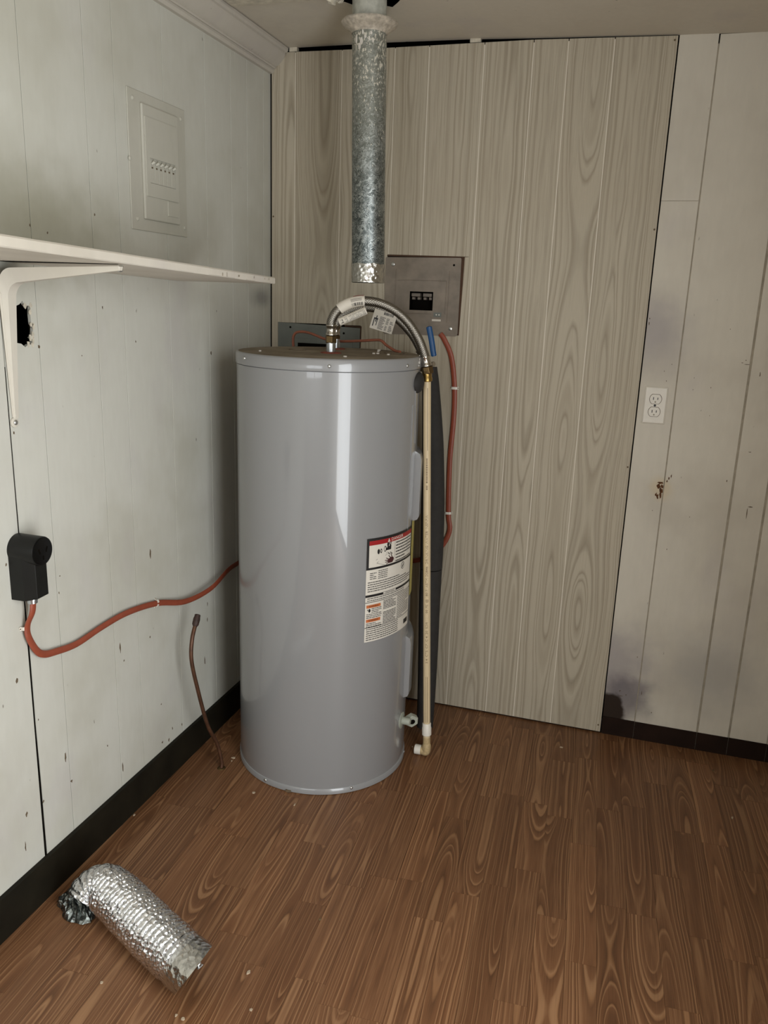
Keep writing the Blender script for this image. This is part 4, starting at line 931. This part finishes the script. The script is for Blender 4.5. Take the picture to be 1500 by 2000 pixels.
# ------------------------------------------------------------------ shelf and bracket
SX, SY0 = 0.29, -0.598
def sz(y): return 1.427 + (y + 0.6) * -0.0265
sh = thing('wall_shelf', 'chipped white painted board shelf on the left wall', 'shelf', (0, -1.2, sz(-1.2)))
mb = MB(); N_ = 48; random.seed(3)
for i in range(N_ + 1):
    y = SY0 + (FY + 1.9 - SY0) * (i / N_) ** 1.3; c0 = random.uniform(0, 0.003) * (random.random() < .35); c1 = random.uniform(0, 0.003) * (random.random() < .3)
    z = sz(y); th = 0.0165 + 0.0025 * min(1, (SY0 - y))
    mb.v += [Vector((0.001, y, z)), Vector((SX - .002, y, z)), Vector((SX - c0, y, z + .002)), Vector((SX - c1, y, z + th - .003)), Vector((SX - .003 - c1, y, z + th)), Vector((0.001, y, z + th))]
for i in range(N_):
    for j in range(6): mb.f.append((i * 6 + j, i * 6 + (j + 1) % 6, (i + 1) * 6 + (j + 1) % 6, (i + 1) * 6 + j))
mb.f += [tuple(range(6))[::-1], tuple(N_ * 6 + j for j in range(6))]
mb.build('board', M['shelf'], sh, smooth=True, sharp=20)
mb = MB()
for (y, z0, w, h) in [(-0.88, 0.004, 0.004, 0.010), (-0.86, 0.003, 0.003, 0.011), (-0.80, 0.005, 0.006, 0.006), (-0.72, 0.008, 0.004, 0.007), (-0.66, 0.009, 0.002, 0.007), (-0.635, 0.010, 0.002, 0.006)]:
    mb.prism([(SX - .0002, y + a, sz(y) + 0.004 + z0 * .6 + b) for a, b in blob(w * .6, h * .45, 8, 0.4)], (0.0005, 0, 0))
stuff(mb.build('worn_paint', M['groove'], sh))

br = thing('shelf_bracket', 'white pressed-steel shelf bracket under the board shelf', 'bracket', (0, -1.236, 1.30))
ZT = sz(-1.236) - 0.0005; YB = -1.236
def Lsec(out):                                                      # L outline in xz with a filleted inside corner
    leg0, leg1, arm0, arm1 = 0.017 * out, 0.006 * out, 0.038 * out, 0.011 * out; rf = 0.030
    pts = [(0.0015, ZT), (0.268, ZT), (0.270, ZT - 0.004), (0.268, ZT - arm1)]
    cx, cz = leg0 + rf, ZT - arm0 - rf
    for k in range(9):
        t = PI / 2 + (PI / 2) * k / 8; pts.append((cx + rf * math.cos(t), cz + rf * math.sin(t)))
    pts += [(leg1, 1.140), (leg1 * .7, 1.134), (0.0015, 1.134)]
    return pts
def width_at(x, z, wide):                                           # tapers towards both tips
    d = max(x / 0.27, (ZT - z) / 0.31); return wide * (1 - 0.66 * min(1, max(0, d)))
mb = MB(); lo, hi = Lsec(0.30), Lsec(1.0); n_ = len(lo)
for s_ in (-1, 1):
    mb.v += [Vector((x, YB + s_ * width_at(x, z, 0.0205), z)) for x, z in lo]
for s_ in (-1, 1):
    mb.v += [Vector((x, YB + s_ * width_at(x, z, 0.0130), z)) for x, z in hi]
# skin: outer sides flare from the ridge (hi) to the flange (lo)
A0, A1, C0, C1 = 0, n_, 2 * n_, 3 * n_
for i in range(n_ - 1):
    mb.f += [(A0 + i, A0 + i + 1, C0 + i + 1, C0 + i), (A1 + i, C1 + i, C1 + i + 1, A1 + i + 1), (C0 + i, C0 + i + 1, C1 + i + 1, C1 + i), (A0 + i, A1 + i, A1 + i + 1, A0 + i + 1)]
mb.build('arm', M['bracket'], br, smooth=True, sharp=30)
# rolled edge ribs down the leg and along the arm
for s_ in (-1, 1):
    MB().sweep([(0.0045 - 0.0003 * k, YB + s_ * width_at(0, ZT - 0.06 - 0.245 * k / 8, 0.0205), ZT - 0.06 - 0.245 * k / 8) for k in range(9)], [0.0026 - 0.00015 * k for k in range(9)], 8).build('edge_bead', M['bracket'], br, smooth=True)
MB().lathe([(0.0105, 0), (0.0105, 0.003), (0.008, 0.004)], (0.0005, -1.2405, 1.1275), (1, 0, 0), 18).build('foot_tab', M['bracket'], br, smooth=True)
MB().lathe([(0.0055, 0), (0.0052, 0.002), (0.003, 0.0036), (0.001, 0.004)], (0.0044, -1.2405, 1.1275), (1, 0, 0), 14).build('screw', M['screw'], br, smooth=True)
MB().lathe([(0.0055, 0), (0.0052, 0.002), (0.003, 0.0036), (0.001, 0.004)], (0.262, YB + .006, ZT - 0.010), (0.2, 0, -1), 14).build('screw', M['screw'], br, smooth=True)

# ------------------------------------------------------------------ painted-over breaker panel on the left wall
lp = thing('fuse_box', 'breaker panel painted over white, flush on the left wall above the shelf', 'breaker panel', (0, -0.668, 1.70))
def boxL(y0, y1, z0, z1, x0, x1): return MB().box(x0, x1, y0, y1, z0, z1)
boxL(-0.797, -0.540, 1.5425, 1.859, 0.0, 0.0035).build('cover_plate', M['panel_cover'], lp, bevel=0.0016)
boxL(-0.7475, -0.584, 1.570, 1.834, 0.003, 0.0105).build('raised_field', M['panel_cover'], lp, bevel=0.003)
# door leaf with a window for the switches
fr_ = MB(); y0, y1, z0, z1 = -0.740, -0.5945, 1.6245, 1.8055; wy0, wy1, wz0, wz1 = -0.7255, -0.608, 1.656, 1.714
fr_.box(0.0095, 0.0135, y0, y1, wz1, z1).box(0.0095, 0.0135, y0, y1, z0, wz0).box(0.0095, 0.0135, y0, wy0, wz0, wz1).box(0.0095, 0.0135, wy1, y1, wz0, wz1)
fr_.build('door', M['panel_cover'], lp)
boxL(-0.646, -0.599, 1.5865, 1.6225, 0.0095, 0.0125).build('latch_plate', M['panel_cover'], lp, bevel=0.0008)
boxL(wy0, wy1, wz0, wz1, 0.0088, 0.0095).build('switch_bay', M['groove'], lp)
for k in range(6):
    ya = wy0 + 0.0008 + k * (wy1 - wy0 - .0016) / 6; yb = ya + (wy1 - wy0 - .0016) / 6 - 0.0012; yc = (ya + yb) / 2
    bk = boxL(ya, yb, wz0 + 0.001, wz1 - 0.004, 0.009, 0.0130).build('breaker', M['panel_cover'], lp, bevel=0.0005, segs=1)
    MB().sweep([(0.0135, yc - .004, 1.7000), (0.0185, yc, 1.7045), (0.0165, yc + .004, 1.7075)], [0.0030, 0.0038, 0.0030], 10).build('toggle', M['panel_cover'], bk, smooth=True)
    MB().box(0.0128, 0.0134, yc - .003, yc + .0035, 1.6905, 1.6945).build('amp_mark', M['chip'], bk)
for y, z in [(-0.775, 1.838), (-0.560, 1.834), (-0.773, 1.568), (-0.554, 1.566), (-0.796, 1.702)]:
    MB().lathe([(0.0055, 0), (0.005, 0.002), (0.0025, 0.0035), (0.001, 0.0038)], (0.0032, y, z), (1, 0, 0), 14).build('screw', M['panel_cover'], lp, smooth=True)

# ------------------------------------------------------------------ grey breaker box let into the pale panel
bp = thing('breaker_box', 'grimy grey steel breaker box set in a cut-out of the pale panel', 'breaker panel', (0.53, 0, 1.41))
YF = -0.0085
wx0, wx1, wz0, wz1 = 0.4895, 0.5665, 1.3685, 1.4262
pts = []; rc = 0.010
for cx, cz, a0 in ((0.6515 - rc, 1.531 - .004, 0), (0.4055 + .004, 1.5295 - .004, 90), (0.405 + .004, 1.2905 + .004, 180), (0.6520 - rc, 1.2915 + rc, 270)):
    r_ = rc if cx > 0.6 and cz < 1.4 else 0.004
    for k in range(5): a_ = math.radians(a0 + 90 * k / 4); pts.append((cx + r_ * math.cos(a_) + (rc - .004 if (cx > .6 and cz > 1.4) else 0), cz + r_ * math.sin(a_)))
bm = bmesh.new(); ed = []
for P_ in (pts, [(wx0, wz0), (wx1, wz0), (wx1, wz1), (wx0, wz1)]):
    v_ = [bm.verts.new((x, YF, z)) for x, z in P_]; ed += [bm.edges.new((v_[j], v_[(j + 1) % len(v_)])) for j in range(len(v_))]
bmesh.ops.triangle_fill(bm, use_beauty=True, edges=ed)
ex = bmesh.ops.extrude_face_region(bm, geom=bm.faces[:])
for v in [e for e in ex['geom'] if isinstance(e, bmesh.types.BMVert)]: v.co.y += 0.002
bm.verts.index_update(); mb = MB().add([v.co.copy() for v in bm.verts], [tuple(v.index for v in f.verts) for f in bm.faces]); bm.free()
mb.build('cover_plate', M['grey_steel'], bp)
# pressed rib lines of the cover and its door
def rib(x0, z0, x1, z1): return MB().sweep([(x0, YF - .0002, z0), (x1, YF - .0002, z1)], 0.0014, 6).build('pressed_rib', M['grey_steel'], bp, smooth=True)
rib(0.441, 1.494, 0.440, 1.330); rib(0.448, 1.460, 0.608, 1.461); rib(0.608, 1.461, 0.607, 1.359); rib(0.616, 1.491, 0.615, 1.333); rib(0.470, 1.358, 0.562, 1.359)
MB().box(0.420, 0.640, YF + .002, 0.075, 1.305, 1.52).build('box_body', M['grey_steel'], bp) if False else None
mb = MB()                                                           # the dark bay behind the window
mb.add([(wx0, YF + .002, wz0), (wx1, YF + .002, wz0), (wx1, YF + .002, wz1), (wx0, YF + .002, wz1), (wx0, 0.03, wz0), (wx1, 0.03, wz0), (wx1, 0.03, wz1), (wx0, 0.03, wz1)], [(4, 5, 6, 7), (0, 1, 5, 4), (1, 2, 6, 5), (2, 3, 7, 6), (3, 0, 4, 7)])
mb.build('switch_bay', M['void'], bp)
for xa in (0.4925, 0.5305):
    bk = MB().box(xa, xa + 0.029, 0.001, 0.028, 1.4105, 1.4215).build('breaker', M['breaker'], bp, bevel=0.0015)
    for dx in (0.007, 0.025): MB().box(xa + dx - 0.0045, xa + dx + 0.0045, 0.000, 0.02, 1.4010, 1.4090).build('toggle', M['breaker'], bk, bevel=0.0012)
MB().box(0.571, 0.5965, YF - .0008, YF, 1.3495, 1.3635).build('label_patch', M['green_steel'], bp)
for x in (0.580, 0.589): MB().lathe([(0.0024, 0), (0.0020, 0.001)], (x, YF - .0006, 1.3565), (0, -1, 0), 10).build('white_dot', M['crumb'], bp)
MB().box(0.5665, 0.5955, YF - .001, YF, 1.3365, 1.3425).build('name_strip', M['paper'], bp)
for x, z in ((0.430, 1.508), (0.628, 1.315)):
    MB().lathe([(0.0060, 0), (0.0055, 0.002), (0.003, 0.003), (0.001, 0.0032)], (x, YF, z), (0, -1, 0), 14).build('screw', M['screw'], bp, smooth=True)
MB().lathe([(0.0034, 0), (0.0034, 0.0006)], (0.629, YF, 1.509), (0, -1, 0), 14).build('empty_screw_hole', M['void'], bp)

# grey-green blank plate behind the heater
jp = thing('blank_plate', 'grey-green steel plate let into the pale panel behind the heater', 'plate', (0.178, 0, 1.1))
MB().prism([(0.030, -0.0085, 0.95), (0.3245, -0.0085, 0.95), (0.3245, -0.0085, 1.304), (0.030, -0.0085, 1.3125)], (0, 0.002, 0)).build('cover_plate', M['green_steel'], jp, bevel=0.0006, segs=1)
MB().box(0.095, 0.300, -0.0105, -0.0085, 1.0, 1.262).build('raised_field', M['green_steel'], jp, bevel=0.001)
MB().box(0.105, 0.250, -0.0125, -0.0100, 1.225, 1.247).build('vent_slot', M['void'], jp)
for x, z in ((0.076, 1.297), (0.268, 1.285)):
    MB().lathe([(0.0036, 0), (0.0036, 0.0006)], (x, -0.0085, z), (0, -1, 0), 14).build('empty_screw_hole', M['void'], jp)
MB().prism([(0.3245, -0.003, 1.24), (0.3275, -0.003, 1.24), (0.329, -0.003, 1.310), (0.27, -0.003, 1.3115), (0.27, -0.003, 1.3070), (0.3245, -0.003, 1.3050)], (0, -0.0036, 0)).build('raw_cut_edge', M['raw_edge'], jp)

# ------------------------------------------------------------------ duplex outlet on the right
ot = thing('wall_outlet', 'white duplex wall outlet right of the pale panel', 'outlet', (1.273, 0, 1.116))
OX, OZ = 1.2725, 1.1155
mb = MB(); w, h = 0.0335, 0.0563; b_ = 0.004
mb.add([(OX - w, 0, OZ - h), (OX + w, 0, OZ - h), (OX + w, 0, OZ + h), (OX - w, 0, OZ + h), (OX - w, -0.002, OZ - h), (OX + w, -0.002, OZ - h), (OX + w, -0.002, OZ + h), (OX - w, -0.002, OZ + h), (OX - w + b_, -.0055, OZ - h + b_), (OX + w - b_, -.0055, OZ - h + b_), (OX + w - b_, -.0055, OZ + h - b_), (OX - w + b_, -.0055, OZ + h - b_)],
       [(0, 1, 5, 4), (1, 2, 6, 5), (2, 3, 7, 6), (3, 0, 4, 7), (4, 5, 9, 8), (5, 6, 10, 9), (6, 7, 11, 10), (7, 4, 8, 11), (8, 9, 10, 11), (3, 2, 1, 0)])
mb.build('cover_plate', M['white_plastic'], ot, bevel=0.0005)
for s_ in (1, -1):
    cz = OZ + s_ * 0.0193
    def face(r, y, y2, mt, nm):
        pts = []
        for k in range(32):
            a_ = 2 * PI * k / 32; pts.append((OX + r * math.cos(a_), y, cz + max(-r * .83, min(r * .83, r * math.sin(a_)))))
        return MB().prism(pts, (0, y2 - y, 0)).build(nm, M[mt], ot)
    face(0.0182, -0.0055, -0.0058, 'chip', 'shadow_gap'); rc_ = face(0.0168, -0.0055, -0.0072, 'white_plastic', 'receptacle')
    for dx, hh in ((-0.0062, 0.0085), (0.0062, 0.0070)): MB().box(OX + dx - .0011, OX + dx + .0011, -0.0075, -0.0070, cz + 0.0015 - hh / 2, cz + 0.0015 + hh / 2).build('slot', M['ink'], rc_)
    MB().lathe([(0.0024, 0), (0.0024, 0.0003)], (OX, -0.0072, cz - 0.0085), (0, -1, 0), 12).build('ground_slot', M['groove'], rc_)
MB().lathe([(0.0036, 0), (0.0034, 0.001), (0.001, 0.0014)], (OX, -0.0055, OZ), (0, -1, 0), 14).build('screw', M['ink'], ot, smooth=True)

# ------------------------------------------------------------------ foil flex duct on the floor
random.seed(11)
du = thing('foil_duct', 'crumpled silver foil flexible duct lying on the floor by the baseboard', 'duct', (0.30, -1.31, 0))
RD = 0.056
axp = smooth_path([(0.474, -1.395, 0.060), (0.42, -1.371, 0.059), (0.32, -1.325, 0.058), (0.235, -1.283, 0.059), (0.192, -1.264, 0.060), (0.166, -1.255, 0.060), (0.145, -1.258, 0.057), (0.131, -1.270, 0.048), (0.126, -1.283, 0.036)], 40)
def cum(p):
    L_ = [0.0]
    for a, b in zip(p, p[1:]): L_.append(L_[-1] + (b - a).length)
    return L_
CL = cum(axp); tot = CL[-1]; NS, NA = 460, 72
def at(s_):
    import bisect
    i = min(max(bisect.bisect_right(CL, s_) - 1, 0), len(axp) - 2); f = (s_ - CL[i]) / max(1e-9, CL[i + 1] - CL[i]); return axp[i].lerp(axp[i + 1], f)
# crumple field: sum of random facets
cr_ = [(random.uniform(0, tot), random.uniform(0, 2 * PI), random.uniform(.006, .022), random.uniform(-.0026, .0016)) for _ in range(300)]
mb = MB(); N0 = None
for i in range(NS + 1):
    s_ = tot * i / NS; p = at(s_); t_ = (at(min(s_ + .004, tot)) - at(max(s_ - .004, 0))).normalized()
    N_v = (Vector((0, 0, 1)) - t_ * t_.z).normalized(); Bv = t_.cross(N_v)
    near = [c for c in cr_ if abs(c[0] - s_) < 0.03]
    bend = max(0, (s_ - tot * 0.70) / (tot * 0.30))
    for k in range(NA):
        a_ = 2 * PI * k / NA
        pitch = 0.0122
        ribs = 0.0046 * abs(math.sin(PI * (s_ / pitch + k / NA))) ** 0.6 if s_ > 0.05 else 0.0020
        r = RD - 0.0042 + ribs
        for cs0, ca, cw, cd_ in near:
            da = (a_ - ca + PI) % (2 * PI) - PI; d2 = ((s_ - cs0) ** 2 + (da * RD) ** 2) / (cw * cw)
            if d2 < 1: r += cd_ * (1 - math.sqrt(d2)) * (0.35 if s_ < 0.05 else 1)
        r *= 1 - 0.22 * bend * bend
        v = p + N_v * (math.cos(a_) * r) + Bv * (math.sin(a_) * r)
        v -= t_ * ((math.cos(a_) * 0.68 - math.sin(a_) * 0.385) * r * max(0.0, 1 - s_ / 0.16) ** 1.3)
        if v.z < 0.0015: v.z = 0.0015
        mb.v.append(v)
for i in range(NS):
    for k in range(NA): mb.f.append((i * NA + k, i * NA + (k + 1) % NA, (i + 1) * NA + (k + 1) % NA, (i + 1) * NA + k))
sk = mb.build('ribbed_sleeve', M['foil'], du, smooth=True, sharp=70)
tp = (axp[0] - axp[3]).normalized(); nv = (Vector((0, 0, 1)) - tp * tp.z).normalized(); sv = tp.cross(nv)
def slant(name, mat, ra, rb, d0, d1, n_=72, m_=6):                 # band following the slanted end of the duct
    mb = MB()
    for i in range(m_ + 1):
        f = i / m_; rr = ra + (rb - ra) * f; d = d0 + (d1 - d0) * f
        for k in range(n_):
            a_ = 2 * PI * k / n_; v = axp[0] + tp * (d + (math.cos(a_) * 0.68 + math.sin(a_) * 0.385) * rr * max(0.0, 1 + d / 0.16) ** 1.3) + nv * (math.cos(a_) * rr) + sv * (math.sin(a_) * rr)
            v.z = max(v.z, 0.0025); mb.v.append(v)
    for i in range(m_):
        for k in range(n_): mb.f.append((i * n_ + k, i * n_ + (k + 1) % n_, (i + 1) * n_ + (k + 1) % n_, (i + 1) * n_ + k))
    return mb.build(name, M[mat], du, smooth=True)
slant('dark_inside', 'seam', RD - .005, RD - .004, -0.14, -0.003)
slant('end_band', 'tape', RD - .0006, RD - .0004, -0.040, 0.0015)
mb = MB(); q0 = axp[0] - tp * 0.03 - sv * 0.036 - nv * 0.040
for k in range(5): mb.sweep(smooth_path([q0 + Vector((random.uniform(-.006, .006), random.uniform(-.006, .006), random.uniform(0, .01))) for _ in range(4)], 3), 0.0011, 5)
mb.build('wire_end', M['screw'], du)
# torn, crumpled foil at the far mouth
mb = MB(); base_ = [(0.035, -1.258), (0.051, -1.283), (0.073, -1.293), (0.093, -1.313), (0.130, -1.316), (0.158, -1.305), (0.150, -1.275), (0.112, -1.250), (0.082, -1.240), (0.047, -1.236)]
cx_, cy_ = 0.095, -1.275; rings_ = 7; n_ = 40
import bisect
for j in range(rings_ + 1):
    f = 1 - j / rings_
    for k in range(n_):
        x = k / n_ * len(base_); i = int(x); a, b = base_[i % len(base_)], base_[(i + 1) % len(base_)]; px_, py_ = a[0] + (b[0] - a[0]) * (x - i), a[1] + (b[1] - a[1]) * (x - i)
        z = 0.002 + 0.034 * (1 - f) ** 0.7 + random.uniform(-.006, .008) * (1 if 0 < j else 0.2)
        mb.v.append(Vector((cx_ + (px_ - cx_) * f + random.uniform(-.003, .003), cy_ + (py_ - cy_) * f + random.uniform(-.003, .003), max(0.0012, z))))
for j in range(rings_):
    for k in range(n_): mb.f.append((j * n_ + k, j * n_ + (k + 1) % n_, (j + 1) * n_ + (k + 1) % n_, (j + 1) * n_ + k))
mb.build('torn_foil', M['foil_dark'], du)

# ------------------------------------------------------------------ grit on the floor
random.seed(5)
chip_at = ['larger pale flake on the floor between copper stub and water heater', 'smaller pale flake on the floor between copper stub and water heater', 'pale chip on the floor just left of the water heater base', 'tiny pale chip between water heater and elbow of the cream pipe',
  'pale sliver on the floor in front of the foot of the pale panel', 'pale chip on the dark right side of the floor, near the frame edge', 'dark brown crumb on the floor below the brown baseboard at the right', 'pale chip just off the open end of the foil duct, left of two', 'pale chip just off the open end of the foil duct, right of two',
  'pale chip on the floor right of the foil duct', 'tiny pale chip at the foot of the left baseboard', 'tiny pale chip on the floor in front of the water heater', 'dark crumb in the middle of the open floor', 'pale chip on the floor on the near side of the foil duct', 'pale chip near the bottom edge of the picture, right of the duct']
for i, (x, y, w, h) in enumerate([(0.138, -0.575, 0.010, 0.0067), (0.141, -0.592, 0.0035, 0.005), (0.278, -0.72, 0.0094, 0.005), (0.645, -0.315, 0.0035, 0.005), (1.104, -0.147, 0.0094, 0.005), (1.605, -0.362, 0.0047, 0.0083), (1.572, -0.119, 0.0059, 0.0083), (0.468, -1.455, 0.0047, 0.005), (0.484, -1.458, 0.0071, 0.005), (0.555, -1.311, 0.0059, 0.010), (0.018, -0.927, 0.0047, 0.005), (0.412, -0.732, 0.0035, 0.0083), (0.643, -1.119, 0.0045, 0.0043), (0.28, -1.435, 0.0047, 0.005), (0.603, -1.395, 0.0071, 0.005)]):
    dark = i in (6, 12)
    mb = MB().prism([(x + a, y + b, 0.0001) for a, b in blob(w * .55, h * .55, 7, 0.4)], (0.0004, 0.0003, 0.0025))
    tag(mb.build('debris_chip', M['brown_crumb' if dark else 'pale_chip']), chip_at[i], 'chip', 'dark crumbs on the floor' if dark else 'paint chips on the floor')

for o in bpy.data.objects:
    if '_w' in o: del o['_w']
